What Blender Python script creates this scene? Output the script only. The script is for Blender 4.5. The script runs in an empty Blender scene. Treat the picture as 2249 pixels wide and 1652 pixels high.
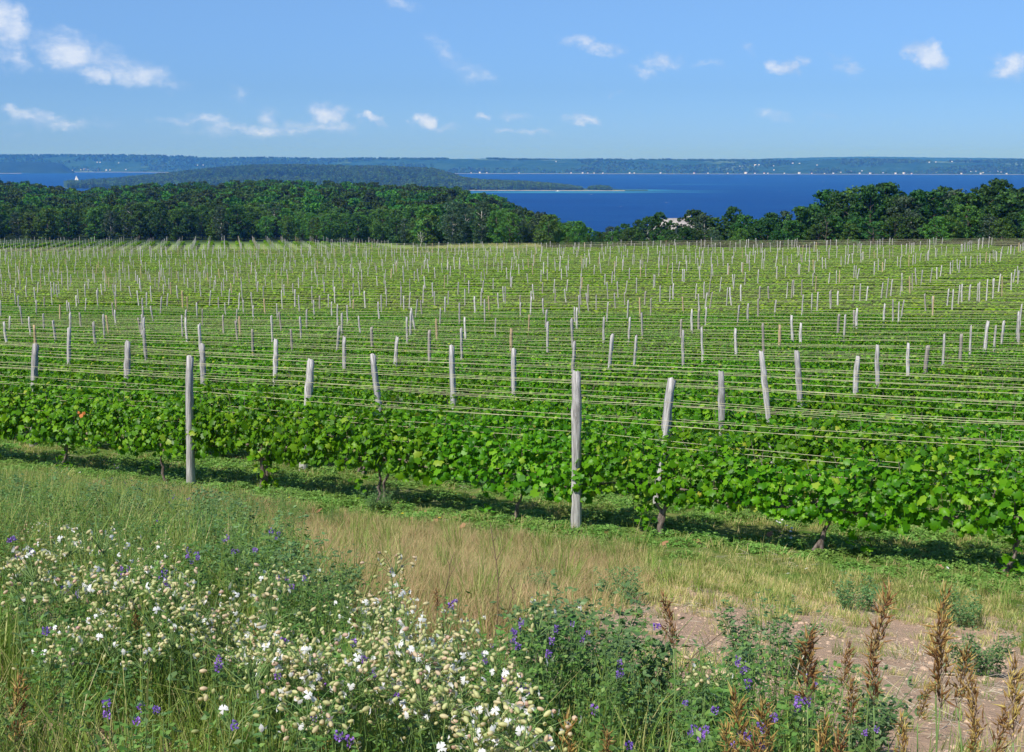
import bpy, math, random
import numpy as np
from mathutils import Vector, Matrix
SC = bpy.context.scene
rng = np.random.default_rng(11)
random.seed(5)
R = math.radians

# ------------------------------------------------------------------ camera
EYE = 84.0                      # metres above the lake
FPX = 1300.0
PITCH = R(9.5)
cam = bpy.data.cameras.new('camera')
cam.sensor_width = 36.0
cam.lens = 36.0 * FPX / 1024.0
cam.clip_start = 0.1
cam.clip_end = 60000.0
camo = bpy.data.objects.new('camera', cam)
SC.collection.objects.link(camo)
camo.location = (0, 0, EYE)
camo.rotation_euler = (math.pi / 2 - PITCH, 0, 0)
SC.camera = camo

# ------------------------------------------------------------------ light
SUN_AZ = R(218)                 # compass-like, clockwise from +Y : behind the camera, to the left
SUN_EL = R(50)
SC.view_settings.view_transform = 'Standard'
SC.view_settings.look = 'None'
SC.view_settings.exposure = 0.3
SC.view_settings.gamma = 1.0
sl = bpy.data.lights.new('sun', 'SUN')
sl.energy = 4.6
sl.angle = R(0.5)
sl.color = (1.0, 0.95, 0.86)
so = bpy.data.objects.new('sun', sl)
SC.collection.objects.link(so)
sd = Vector((math.sin(SUN_AZ) * math.cos(SUN_EL), math.cos(SUN_AZ) * math.cos(SUN_EL), math.sin(SUN_EL)))
so.rotation_euler = sd.to_track_quat('Z', 'Y').to_euler()
so.location = (0, 0, 300)
SC.cycles.volume_bounces = 0
SC.cycles.max_bounces = 6
SC.cycles.transparent_max_bounces = 4
SC.cycles.diffuse_bounces = 3

def ray(px, py):
    """direction through a point of the photograph (2249 x 1652 grid)"""
    u = (px * 1024 / 2249.0 - 512) / FPX
    v = (376 - py * 752 / 1652.0) / FPX
    c, s = math.cos(PITCH), math.sin(PITCH)
    return np.array([u, c + v * s, v * c - s])

def project(x, y, z):
    """world -> photo grid, vectorised"""
    c, s = math.cos(PITCH), math.sin(PITCH)
    dz = z - EYE
    dep = y * c - dz * s
    up = y * s + dz * c
    dep = np.where(dep < 0.05, np.nan, dep)
    return (x / dep * FPX + 512) * 2249 / 1024, (376 - up / dep * FPX) * 1652 / 752

# ------------------------------------------------------------------ node helpers
class NT:
    def __init__(s, nt):
        s.nt = nt; nt.nodes.clear()
    def n(s, kind, ins=None, **kw):
        nd = s.nt.nodes.new(kind)
        for k, v in kw.items(): setattr(nd, k, v)
        if ins:
            for k, v in ins.items():
                if isinstance(v, bpy.types.NodeSocket): s.nt.links.new(v, nd.inputs[k])
                else: nd.inputs[k].default_value = v
        return nd
    def math(s, op, a, b=0.0, c=0.0, clamp=False):
        return s.n('ShaderNodeMath', {0: a, 1: b, 2: c}, operation=op, use_clamp=clamp).outputs[0]
    def vmath(s, op, a, b=(0, 0, 0)):
        nd = s.n('ShaderNodeVectorMath', {0: a, 1: b}, operation=op)
        return nd.outputs['Value'] if op in ('LENGTH', 'DOT_PRODUCT') else nd.outputs[0]
    def mix(s, f, a, b, mode='MIX'):
        nd = s.nt.nodes.new('ShaderNodeMix'); nd.data_type = 'RGBA'; nd.blend_type = mode
        for i, v in ((0, f), (6, a), (7, b)):
            if isinstance(v, bpy.types.NodeSocket): s.nt.links.new(v, nd.inputs[i])
            else: nd.inputs[i].default_value = (v if i == 0 else tuple(v) + (1,) if len(v) == 3 else v)
        return nd.outputs[2]
    def ramp(s, f, stops, interp='LINEAR'):
        nd = s.n('ShaderNodeValToRGB', {0: f})
        cr = nd.color_ramp; cr.interpolation = interp
        while len(cr.elements) < len(stops): cr.elements.new(0.5)
        for e, (p, c) in zip(cr.elements, stops):
            e.position = p; e.color = tuple(c) + (1,) if len(c) == 3 else c
        return nd.outputs[0]
    def noise(s, vec, scale, detail=3, rough=0.55, out=0):
        ins = {'Scale': scale, 'Detail': detail, 'Roughness': rough}
        if vec is not None: ins['Vector'] = vec
        return s.n('ShaderNodeTexNoise', ins).outputs[out]

# ------------------------------------------------------------------ world : sky with clouds
W = bpy.data.worlds.new('World'); SC.world = W; W.use_nodes = True
w = NT(W.node_tree)
sky = w.n('ShaderNodeTexSky', sky_type='NISHITA', sun_disc=False, sun_elevation=SUN_EL,
          sun_rotation=SUN_AZ, altitude=200, air_density=1.0, dust_density=0.3, ozone_density=2.5)
gen = w.n('ShaderNodeTexCoord').outputs['Generated']
sep = w.n('ShaderNodeSeparateXYZ', {0: gen})
az = w.math('ARCTAN2', sep.outputs[0], sep.outputs[1])
el = w.math('ARCSINE', sep.outputs[2])
ae = w.n('ShaderNodeCombineXYZ', {0: az, 1: el, 2: 0.0}).outputs[0]
# low sky keeps a deep blue instead of whitening
lowf = w.n('ShaderNodeMapRange', {0: el, 1: -0.02, 2: 0.34, 3: 0.0, 4: 1.0}, clamp=True).outputs[0]
tint = w.ramp(lowf, [(0.04, (0.32, .59, 1.28)), (0.2, (0.34, .555, 1.02)), (0.4, (0.50, 0.70, 1.04)), (1.0, (0.75, 0.88, 1.1))])
skyc = w.mix(1.0, sky.outputs[0], tint, 'MULTIPLY')
# each cloud : photo x, y, radii (photo px), strength, slant
CLOUDS = [(5, 50, 60, 52, 1.1, .3), (35, 135, 46, 24, .8, .2), (10, 100, 60, 16, .35, 0), (150, 112, 74, 42, .95, .2), (207, 160, 36, 22, 1.1, 0), (240, 140, 120, 36, .7, .25),
          (320, 158, 64, 26, .75, .2), (375, 182, 55, 18, .35, .2), (75, 255, 62, 16, .8, .15), (130, 270, 120, 14, .5, 0),
          (45, 302, 30, 8, .25, 0), (530, 205, 22, 24, .35, .5), (590, 255, 38, 18, .6, .2), (430, 266, 90, 14, .6, 0),
          (575, 285, 200, 16, .6, 0), (720, 250, 52, 24, 1.0, -.1), (700, 282, 130, 16, .6, 0), (818, 262, 32, 12, .95, .3),
          (935, 268, 34, 17, 1.0, .2), (975, 280, 70, 10, .4, 0), (1060, 254, 22, 12, .75, .1), (1110, 288, 35, 9, .5, 0),
          (1180, 290, 60, 9, .55, 0), (1130, 255, 50, 9, .45, 0), (950, 85, 40, 14, .3, .3), (980, 120, 50, 30, .45, .8), (1040, 155, 55, 24, .5, .2), (880, 8, 60, 14, .4, .2),
          (1275, 88, 44, 14, .75, .1), (1325, 105, 62, 13, .6, .15), (1285, 265, 60, 13, .65, .1), (1455, 138, 46, 22, .75, -.2),
          (1412, 162, 34, 15, .45, .3), (1545, 142, 60, 11, .3, 0), (1640, 108, 24, 15, .35, .4), (1722, 148, 36, 17, .9, .1),
          (1755, 132, 26, 12, .5, 0), (1865, 150, 42, 17, .55, .1), (1850, 128, 44, 12, .35, .1), (2035, 118, 48, 27, 1.1, .45), (2010, 98, 26, 16, .6, .3),
          (2225, 145, 36, 28, 1.05, .2), (2200, 165, 40, 14, .3, 0), (1350, 208, 22, 8, .35, 0), (1705, 252, 52, 14, .4, .2), (1820, 256, 45, 10, .28, .1)]
wob = w.n('ShaderNodeTexNoise', {'Vector': ae, 'Scale': 60.0, 'Detail': 5.0, 'Roughness': 0.6}).outputs['Color']
wv = w.vmath('MULTIPLY', w.vmath('SUBTRACT', wob, (0.5, 0.5, 0.5)), (0.035, 0.018, 0.0))
aew = w.vmath('ADD', ae, wv)
msk = None
for (cx, cy, rx, ry, a, sl_) in CLOUDS:
    d = ray(cx, cy); L = np.linalg.norm(d)
    ca, ce = math.atan2(d[0], d[1]), math.asin(d[2] / L)
    q = w.vmath('SUBTRACT', aew, (ca, ce, 0))
    if sl_:
        # shear: the cloud slants down to the right
        qx = w.n('ShaderNodeSeparateXYZ', {0: q})
        yy = w.math('MULTIPLY_ADD', qx.outputs[0], sl_ * 0.8, qx.outputs[1])
        q = w.n('ShaderNodeCombineXYZ', {0: qx.outputs[0], 1: yy, 2: 0.0}).outputs[0]
    k = 1024 / 2249.0 / FPX
    q = w.vmath('MULTIPLY', q, (1 / (rx * k * 1.2), 1 / (ry * k * 1.35), 0))
    m = w.math('MULTIPLY_ADD', w.vmath('LENGTH', q), -a, a)
    msk = m if msk is None else w.math('MAXIMUM', msk, m)
aes = w.vmath('MULTIPLY', ae, (1, 1.7, 1))
n1 = w.noise(aes, 38.0, 7, 0.62)
n2 = w.noise(w.vmath('ADD', aes, (0.010, -0.022, 0)), 38.0, 7, 0.62)      # the same field, shifted away from the sun
msk0 = w.math('MAXIMUM', msk, 0.0)
dens = w.math('MULTIPLY_ADD', w.math('SUBTRACT', n1, 0.5), 1.3, w.math('MULTIPLY', msk0, 1.3))
gate = w.math('MULTIPLY', msk0, 5.0, clamp=True)
dens = w.n('ShaderNodeMapRange', {0: dens, 1: 0.0, 2: 1.05}, interpolation_type='SMOOTHSTEP').outputs[0]
dens = w.math('MULTIPLY', w.math('MULTIPLY', dens, gate), 0.84)
lit = w.math('MULTIPLY_ADD', w.math('SUBTRACT', n1, n2), 2.2, w.math('MULTIPLY_ADD', msk0, 0.75, 0.12), clamp=True)
cc = w.mix(lit, (3.3, 4.7, 7.2), (6.3, 6.9, 8.0))
final = w.mix(dens, skyc, cc)
bg = w.n('ShaderNodeBackground', {'Color': final, 'Strength': 0.1})
wo = w.n('ShaderNodeOutputWorld', {0: bg.outputs[0]})

# ------------------------------------------------------------------ object helpers
def tag(o, label=None, cat=None, group=None, kind=None):
    if label: o['label'] = label
    if cat: o['category'] = cat
    if group: o['group'] = group
    if kind: o['kind'] = kind
    return o
def link(o, parent=None):
    SC.collection.objects.link(o)
    if parent: o.parent = parent
    return o
def empty(name, loc, rz=0.0, sc=1.0):
    e = bpy.data.objects.new(name, None)
    e.empty_display_size = 0.1
    e.location = loc; e.rotation_euler = (0, 0, rz)
    e.scale = (sc, sc, sc) if not hasattr(sc, '__len__') else sc
    return link(e)
class MB:
    """collects vertices and faces, several materials"""
    def __init__(s): s.v = []; s.f = []; s.m = []; s.n = 0
    def add(s, V, F, mat=0):
        V = np.asarray(V, dtype=np.float64).reshape(-1, 3)
        if not len(V): return
        if isinstance(F, np.ndarray): F = [F]
        else:
            g = {}
            for f in F: g.setdefault(len(f), []).append(f)
            F = [np.array(x) for x in g.values()]
        for a in F:
            s.f.append(a + s.n); s.m.append(np.full(len(a), mat, dtype=np.int32))
        s.v.append(V); s.n += len(V)
    def mesh(s, name, mats, smooth=False):
        V = np.concatenate(s.v); me = bpy.data.meshes.new(name)
        me.vertices.add(len(V)); me.vertices.foreach_set('co', V.astype(np.float32).ravel())
        tot = np.concatenate([np.full(len(a), a.shape[1], dtype=np.int32) for a in s.f])
        idx = np.concatenate([a.ravel() for a in s.f]).astype(np.int32)
        st = np.concatenate([[0], np.cumsum(tot)[:-1]]).astype(np.int32)
        me.loops.add(len(idx)); me.loops.foreach_set('vertex_index', idx)
        me.polygons.add(len(tot)); me.polygons.foreach_set('loop_start', st)
        me.polygons.foreach_set('loop_total', tot)
        me.polygons.foreach_set('material_index', np.concatenate(s.m))
        if smooth: me.polygons.foreach_set('use_smooth', np.ones(len(tot), dtype=bool))
        for m in (mats if isinstance(mats, (list, tuple)) else [mats]): me.materials.append(m)
        me.update(calc_edges=True); me.validate()
        return me
    def build(s, name, mats, parent=None, smooth=False):
        return link(bpy.data.objects.new(name, s.mesh(name, mats, smooth)), parent)
def grid_faces(nr, nc):
    i = np.arange(nr - 1)[:, None] * nc + np.arange(nc - 1)[None, :]
    return np.stack([i, i + 1, i + 1 + nc, i + nc], -1).reshape(-1, 4)
def tube(pts, rad, k=6, cap=True):
    pts = np.asarray(pts, float); n = len(pts)
    rad = np.full(n, rad) if np.isscalar(rad) else np.asarray(rad)
    t = np.gradient(pts, axis=0); t /= np.linalg.norm(t, axis=1)[:, None] + 1e-9
    ref = np.array([0, 0, 1.0]) if abs(t[:, 2]).mean() < 0.8 else np.array([0, 1.0, 0])
    a = np.cross(t, ref); a /= np.linalg.norm(a, axis=1)[:, None] + 1e-9
    b = np.cross(t, a)
    th = np.linspace(0, 2 * np.pi, k, endpoint=False)
    V = pts[:, None] + rad[:, None, None] * (a[:, None] * np.cos(th)[None, :, None] + b[:, None] * np.sin(th)[None, :, None])
    i = np.arange(n - 1)[:, None] * k + np.arange(k)[None]
    j = np.arange(n - 1)[:, None] * k + (np.arange(k) + 1)[None] % k
    F = [tuple(x) for x in np.stack([i, j, j + k, i + k], -1).reshape(-1, 4)]
    if cap: F.append(tuple(range(k))[::-1]); F.append(tuple((n - 1) * k + np.arange(k)))
    return V.reshape(-1, 3), F
def box(x0, x1, y0, y1, z0, z1):
    V = [(x, y, z) for z in (z0, z1) for y in (y0, y1) for x in (x0, x1)]
    return np.array(V, float), np.array([(0, 2, 3, 1), (4, 5, 7, 6), (0, 1, 5, 4), (2, 6, 7, 3), (0, 4, 6, 2), (1, 3, 7, 5)])
def norm(a): return a / (np.linalg.norm(a, axis=-1, keepdims=True) + 1e-9)
def frames(nrm, up):
    """basis (x, y, z) per item: z = normal, y = length direction close to 'up'"""
    z = norm(nrm); y = up - (up * z).sum(-1, keepdims=True) * z; y = norm(y); x = np.cross(y, z)
    return np.stack([x, y, z], -1)
def stamp(T, F, C, B, S):
    """copies of template T at centres C, bases B, sizes S"""
    n, k = len(C), len(T)
    S = np.asarray(S); S = S[:, None, None] if S.ndim == 1 else S[:, None, :]
    V = np.einsum('nij,nkj->nki', B, T[None] * S) + C[:, None]
    Fs = (F[None] + (np.arange(n) * k)[:, None, None]).reshape(-1, F.shape[1])
    return V.reshape(-1, 3), Fs
DIAMOND = np.array([(0, 0, 0), (.28, .5, .05), (0, 1, 0), (-.28, .5, .05)]); DF = np.array([(0, 1, 2), (0, 2, 3)])
CARD = np.array([(-.5, -.4, .0), (.1, -.5, .12), (.55, -.05, 0), (.25, .5, .1), (-.4, .45, -.05)]); CF = np.array([(0, 1, 4), (1, 3, 4), (1, 2, 3)])
# lobed vine leaf : a fan about the middle of the blade
_a = np.radians([-90, -62, -40, -8, 14, 40, 62, 90, 118, 140, 166, 188, 220, 242])
_r = np.array([.20, .50, .43, .58, .41, .57, .45, .66, .47, .60, .40, .53, .44, .52])
LEAF = np.concatenate([[(0, 0, .05)], np.stack([_r * np.cos(_a), _r * np.sin(_a), -.16 * (_r ** 2) - .10 * np.abs(_r * np.cos(_a))], -1)])
LF = np.array([(0, 1 + i, 1 + (i + 1) % 14) for i in range(14)])
LEAF5 = np.array([(0, -.35, 0), (.5, -.15, -.08), (.38, .35, -.06), (0, .6, -.1), (-.38, .35, -.06), (-.5, -.15, -.08)])
LF5 = np.array([(0, 1, 2), (0, 2, 3), (0, 3, 4), (0, 4, 5)])

# value noise in numpy
_P = rng.random((256, 256))
def vn(x, y):
    x = np.asarray(x, float); y = np.asarray(y, float)
    xi = np.floor(x).astype(int); yi = np.floor(y).astype(int); fx = x - xi; fy = y - yi
    fx = fx * fx * (3 - 2 * fx); fy = fy * fy * (3 - 2 * fy)
    g = lambda a, b: _P[a & 255, b & 255]
    return (g(xi, yi) * (1 - fx) + g(xi + 1, yi) * fx) * (1 - fy) + (g(xi, yi + 1) * (1 - fx) + g(xi + 1, yi + 1) * fx) * fy
def fbm(x, y, o=4):
    s = 0; a = 1; t = 0
    for i in range(o): s = s + a * vn(x * 2 ** i + 17 * i, y * 2 ** i + 31 * i); t += a; a *= .5
    return s / t

# ------------------------------------------------------------------ the lie of the land
TH = R(28.0)
PX, PY = math.sin(TH), math.cos(TH)            # across the vine rows
TX, TY = -math.cos(TH), math.sin(TH)           # along the vine rows (towards the left)
SP = 2.4                                       # row spacing
def PT(x, y): return x * PX + y * PY, x * TX + y * TY
def XY(p, t): return p * PX + t * TX, p * PY + t * TY
FP = np.array([-60, 0, 3, 5, 8, 12, 14.5, 16.8, 22, 30, 50, 75, 100, 150, 200, 260, 320])
FZ = np.array([-1.5, -1.6, -1.95, -2.35, -3.2, -4.30, -4.85, -5.10, -5.45, -6.2, -7.7, -9.0, -10.1, -11.5, -12.45, -14.2, -16.0])
KP = np.array([-20, 5, 17, 50, 100, 200, 400]); KZ = np.array([0, .0, .033, .050, .044, .036, .020])
AX = np.array([-200, 0, 190, 300, 600, 900, 1000, 1100, 1200, 1350, 1500, 1800, 2249, 2500])       # photo columns
AD = np.array([280, 400, 550, 700, 850, 1000, 1200, 1500, 1900])                               # distances
AZ = np.array([
    [21.4, 24.4, 25.0, 24.5, 20.5, 50, 88, 95, 95], [21.4, 24.4, 25.5, 25.5, 21.5, 50, 88, 95, 95], [21.3, 24.4, 25.8, 28.0, 29.5, 50, 88, 95, 95], [21.3, 24.4, 25.8, 27.2, 26.0, 50, 88, 95, 95],
    [21.1, 24.4, 25, 25, 24, 50, 88, 95, 95], [20, 24.5, 26, 26.5, 26.5, 60, 88, 95, 95], [19, 24, 26, 25.5, 29, 80, 90, 95, 95],
    [18.5, 24.5, 27, 29.5, 55, 88, 90, 95, 95], [18.5, 26, 31, 50, 88, 90, 92, 95, 95], [19, 32, 56, 88, 90, 90, 92, 95, 95],
    [20, 34, 60, 88, 90, 90, 92, 95, 95], [21, 36, 62, 88, 90, 90, 92, 95, 95], [21, 38, 64, 88, 90, 90, 92, 95, 95], [21, 38, 64, 88, 90, 90, 92, 95, 95]], float)
def interp2(ax, ad):
    i = np.clip(np.searchsorted(AX, ax) - 1, 0, len(AX) - 2); j = np.clip(np.searchsorted(AD, ad) - 1, 0, len(AD) - 2)
    u = np.clip((ax - AX[i]) / (AX[i + 1] - AX[i]), 0, 1); v = np.clip((ad - AD[j]) / (AD[j + 1] - AD[j]), 0, 1)
    return (AZ[i, j] * (1 - u) + AZ[i + 1, j] * u) * (1 - v) + (AZ[i, j + 1] * (1 - u) + AZ[i + 1, j + 1] * u) * v
def H(x, y):
    x = np.asarray(x, float); y = np.asarray(y, float)
    p, t = PT(x, y)
    tt = np.clip(t, -60, 420)
    zn = np.interp(p, FP, FZ) - np.interp(p, KP, KZ) * tt
    zn = zn + .10 * (fbm(x * .25 + 40, y * .25 + 9, 3) - .5) * np.clip(p / 6, 0, 1) + .9 * (fbm(x * .022 + 5, y * .022 + 3, 2) - .5) * np.clip((p - 40) / 60, 0, 1)
    d = np.hypot(x, y)
    ax = (x / np.maximum(y, 1) * FPX + 512) * 2249 / 1024
    ax = np.where(y < 1, np.where(x < 0, -200, 2500), ax)
    zf = -interp2(ax, d) + 3.0 * (fbm(x * .008, y * .008, 3) - .5)
    w_ = np.clip((d - 255) / 60, 0, 1); w_ = w_ * w_ * (3 - 2 * w_)
    w_ = np.maximum(w_, np.clip((p - 205) / 60, 0, 1))
    w_ = np.where((y < 20) & (d < 2000), np.clip((d - 400) / 500, 0, 1) * .0, w_)
    return EYE + zn * (1 - w_) + zf * w_
def hit(px, py, h=0.0, far=900.0):
    """where the sight line through a photo point meets the ground raised by h"""
    d = ray(px, py); s = np.geomspace(1.5, far, 1400)
    x, y, z = d[0] * s, d[1] * s, EYE + d[2] * s
    below = z < H(x, y) + h
    i = int(np.argmax(below)) if below.any() else len(s) - 1
    return np.array([x[i], y[i], float(H(x[i], y[i]))])

# ------------------------------------------------------------------ materials
def mat(name):
    m = bpy.data.materials.new(name); m.use_nodes = True
    return m, NT(m.node_tree)
def leafmat(name, stops, transl=.30, rough=.5, spec=.35, back=None, objvar=.25, big=None):
    """leaf colour varies leaf by leaf and plant by plant"""
    m, t = mat(name)
    g = t.n('ShaderNodeNewGeometry')
    oi = t.n('ShaderNodeObjectInfo').outputs['Random']
    c = t.ramp(g.outputs['Random Per Island'], stops)
    if objvar > .5:
        oc = t.ramp(oi, [(0, (.75, .85, 1.1)), (.3, (.9, .95, .9)), (.6, (1.1, 1.05, .85)), (.85, (1.3, 1.2, .85)), (1, (1.7, 1.4, .9))])
        c = t.mix(1.0, c, oc, 'MULTIPLY')
    if big:
        pos = g.outputs['Position']
        nz = t.noise(pos, big[0], 3, .6)
        c = t.mix(t.n('ShaderNodeMapRange', {0: nz, 1: .4, 2: .62}).outputs[0], c, t.mix(1.0, c, big[1], 'MULTIPLY'))
    hsv = t.n('ShaderNodeHueSaturation', {'Hue': t.math('MULTIPLY_ADD', oi, .05 * objvar * 2, .5 - .05 * objvar), 'Saturation': 1.0,
                                         'Value': t.math('MULTIPLY_ADD', oi, objvar, 1 - objvar / 2), 'Color': c}).outputs[0]
    if back: hsv = t.mix(g.outputs['Backfacing'], hsv, t.mix(1.0, hsv, back, 'MULTIPLY'))
    p = t.n('ShaderNodeBsdfPrincipled', {'Base Color': hsv, 'Roughness': rough, 'Specular IOR Level': spec})
    tr = t.n('ShaderNodeBsdfTranslucent', {'Color': t.mix(1.0, hsv, (1.25, 1.25, .55), 'MULTIPLY')})
    mx = t.n('ShaderNodeMixShader', {0: transl, 1: p.outputs[0], 2: tr.outputs[0]})
    t.n('ShaderNodeOutputMaterial', {0: mx.outputs[0]})
    return m
def plain(name, a, b, scale=20, rough=.8, spec=.2, stretch=(1, 1, 1), bump=0.0, obj=True, objvar=0.0):
    m, t = mat(name)
    co = t.n('ShaderNodeTexCoord').outputs['Object'] if obj else t.n('ShaderNodeNewGeometry').outputs['Position']
    v = t.vmath('MULTIPLY', co, stretch)
    n = t.noise(v, scale, 5, .65)
    c = t.mix(t.n('ShaderNodeMapRange', {0: n, 1: .35, 2: .65}).outputs[0], a, b)
    if objvar:
        oi = t.n('ShaderNodeObjectInfo').outputs['Random']
        c = t.n('ShaderNodeHueSaturation', {'Hue': .5, 'Saturation': 1.0, 'Value': t.math('MULTIPLY_ADD', oi, objvar, 1 - objvar / 2), 'Color': c}).outputs[0]
    ins = {'Base Color': c, 'Roughness': rough, 'Specular IOR Level': spec}
    if bump:
        ins['Normal'] = t.n('ShaderNodeBump', {'Strength': bump, 'Distance': .02, 'Height': n}).outputs[0]
    p = t.n('ShaderNodeBsdfPrincipled', ins)
    t.n('ShaderNodeOutputMaterial', {0: p.outputs[0]})
    return m
M = {}
M['vine'] = leafmat('vine_leaf', [(0, (.030, .115, .003)), (.35, (.068, .21, .004)), (.7, (.115, .30, .006)), (.92, (.18, .37, .012)), (.99, (.30, .44, .04)), (1, (.48, .42, .06))], .36, .42, .25, (1.15, 1.1, 1.5), .2)
M['vine_far'] = leafmat('vine_leaf_distant', [(0, (.04, .12, .002)), (.5, (.11, .24, .003)), (1, (.24, .39, .01))], .36, .65, .05, None, .2)
M['bark'] = plain('vine_bark', (.075, .055, .045), (.27, .22, .19), 28, .9, .1, (1, 1, .25), .5)
M['tree_bark'] = plain('tree_bark', (.06, .05, .04), (.17, .14, .115), 3, .9, .1, (1, 1, .2))
M['pale_bark'] = plain('pale_bark', (.35, .32, .28), (.62, .60, .55), 3, .9, .1, (1, 1, .4))
M['post'] = plain('weathered_post_wood', (.22, .205, .19), (.66, .64, .61), 34, .85, .15, (1, 1, .07), .9, objvar=.45)
M['post_dark'] = plain('grey_brown_post_wood', (.20, .175, .15), (.40, .37, .33), 22, .85, .15, (1, 1, .07), .5, objvar=.3)
M['post_new'] = plain('tan_post_wood', (.34, .25, .14), (.52, .40, .24), 22, .85, .15, (1, 1, .07), .4, objvar=.3)
M['wire'] = plain('galvanised_wire', (.48, .46, .25), (.68, .65, .40), 3, .6, .3)
GREEN = [[(0, (.016, .055, .010)), (.5, (.030, .092, .015)), (1, (.06, .14, .022))],
         [(0, (.022, .07, .012)), (.5, (.045, .12, .018)), (1, (.095, .19, .028))],
         [(0, (.035, .11, .014)), (.5, (.07, .18, .02)), (1, (.13, .26, .035))],
         [(0, (.03, .065, .03)), (.5, (.05, .10, .045)), (1, (.09, .15, .07))]]
GREEN.append([(0, (.035, .10, .014)), (.5, (.075, .175, .022)), (1, (.14, .26, .035))])
for i, nm in enumerate(('dark', 'mid', 'bright', 'greyish', 'lush')):
    M['tree' + str(i)] = leafmat(nm + '_tree_leaf', GREEN[i], .22, .55, .25, None, .45)
M['forest'] = leafmat('wood_leaf', [(0, (.018, .055, .012)), (.5, (.034, .090, .018)), (1, (.062, .13, .026))], .2, .6, .2, None, 1.0, (.014, (1.9, 1.6, 1.0)))
M['forest_far'] = leafmat('distant_wood_leaf', [(0, (.03, .07, .02)), (.5, (.055, .12, .028)), (1, (.11, .17, .045))], .15, .7, .1, None, .6, (.006, (1.5, 1.3, 1.0)))
M['alfalfa'] = leafmat('alfalfa_leaf', [(0, (.06, .14, .025)), (.5, (.11, .23, .04)), (1, (.20, .33, .07))], .3, .5, .4)
M['bluegreen'] = leafmat('blue_green_leaf', [(0, (.06, .14, .045)), (.5, (.11, .22, .07)), (1, (.19, .31, .11))], .25, .5, .4)
M['clover'] = leafmat('clover_leaf', [(0, (.07, .16, .025)), (.5, (.14, .28, .045)), (1, (.27, .42, .10))], .25, .5, .3)
M['grass'] = leafmat('green_grass', [(0, (.10, .19, .03)), (.5, (.20, .31, .05)), (.8, (.32, .40, .09)), (1, (.50, .45, .20))], .3, .55, .3)
M['straw'] = leafmat('straw_grass', [(0, (.20, .27, .06)), (.35, (.34, .38, .11)), (.7, (.56, .47, .19)), (1, (.70, .56, .30))], .25, .6, .2)
M['rust'] = leafmat('rusty_grass', [(0, (.16, .24, .06)), (.3, (.32, .29, .12)), (.65, (.44, .29, .15)), (1, (.58, .42, .24))], .25, .6, .2)
M['stem'] = plain('green_stem', (.10, .20, .05), (.20, .30, .09), 8, .6, .3)
M['dry_stem'] = plain('dry_stem', (.10, .07, .045), (.22, .16, .10), 8, .8, .1)
M['pale_stem'] = plain('pale_dry_stem', (.45, .38, .28), (.62, .55, .42), 8, .8, .1)
M['calyx'] = leafmat('campion_calyx', [(0, (.40, .46, .17)), (.45, (.58, .58, .27)), (.8, (.66, .56, .34)), (1, (.68, .44, .36))], .3, .5, .3, None, .2)
M['petal'] = leafmat('white_petal', [(0, (.74, .76, .74)), (1, (.86, .84, .84))], .25, .5, .3, None, .06)
M['purple'] = leafmat('purple_flower', [(0, (.16, .07, .42)), (.5, (.26, .13, .56)), (1, (.40, .24, .66))], .25, .5, .3)
M['seed'] = leafmat('brome_seed', [(0, (.16, .075, .03)), (.4, (.30, .16, .055)), (.75, (.44, .29, .09)), (1, (.56, .42, .16))], .25, .6, .2, None, .4)
M['yellow'] = leafmat('yellow_petal', [(0, (.75, .50, .02)), (1, (.85, .62, .04))], .2, .5, .3)
M['orange'] = leafmat('orange_dead_leaf', [(0, (.45, .12, .03)), (1, (.65, .24, .07))], .2, .6, .2)
M['deadleaf'] = leafmat('tan_dead_leaf', [(0, (.30, .15, .07)), (1, (.50, .28, .15))], .2, .6, .2)

# ------------------------------------------------------------------ ground : one sheet from the camera to the lake bed
azs = np.radians(np.concatenate([np.arange(-180, -32, 4), np.arange(-32, 32.01, .3), np.arange(36, 180.1, 4)]))
rad = np.concatenate([[0.01], np.geomspace(.6, 2200, 300)])
A, Rr = np.meshgrid(azs, rad); gx = Rr * np.sin(A); gy = Rr * np.cos(A)
gz = H(gx, gy)
b = MB(); b.add(np.stack([gx, gy, gz], -1).reshape(-1, 3), grid_faces(len(rad), len(azs))[:, ::-1])
m, t = mat('ground_soil')
pos = t.n('ShaderNodeNewGeometry').outputs['Position']
p_ = t.vmath('DOT_PRODUCT', pos, (PX, PY, 0))
n_s = t.noise(pos, .9, 5, .6); n_f = t.noise(pos, 14, 6, .7); n_m = t.noise(pos, .11, 4, .6)
soil = t.mix(n_f, (.40, .26, .16), (.66, .46, .31))
soil = t.mix(t.n('ShaderNodeMapRange', {0: n_s, 1: .45, 2: .65}).outputs[0], soil, (.50, .36, .23))
turf = t.mix(t.n('ShaderNodeMapRange', {0: t.noise(pos, 3.0, 5, .7), 1: .40, 2: .62}).outputs[0], (.08, .16, .022), (.22, .24, .075))
turf2 = t.mix(t.n('ShaderNodeMapRange', {0: n_m, 1: .42, 2: .6}).outputs[0], turf, (.25, .29, .085))
g1 = t.n('ShaderNodeMapRange', {0: t.math('MULTIPLY_ADD', n_s, 1.5, p_), 1: 14.3, 2: 15.6}).outputs[0]
c = t.mix(g1, soil, turf)
c = t.mix(t.n('ShaderNodeMapRange', {0: p_, 1: 60.0, 2: 120.0}).outputs[0], c, turf2)
c = t.mix(t.n('ShaderNodeMapRange', {0: p_, 1: 210.0, 2: 213.0}).outputs[0], c, t.mix(n_m, (.15, .25, .045), (.20, .28, .07)))
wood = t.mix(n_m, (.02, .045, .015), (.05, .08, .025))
c = t.mix(t.n('ShaderNodeMapRange', {0: t.vmath('LENGTH', pos), 1: 372.0, 2: 396.0}).outputs[0], c, wood)
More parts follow.
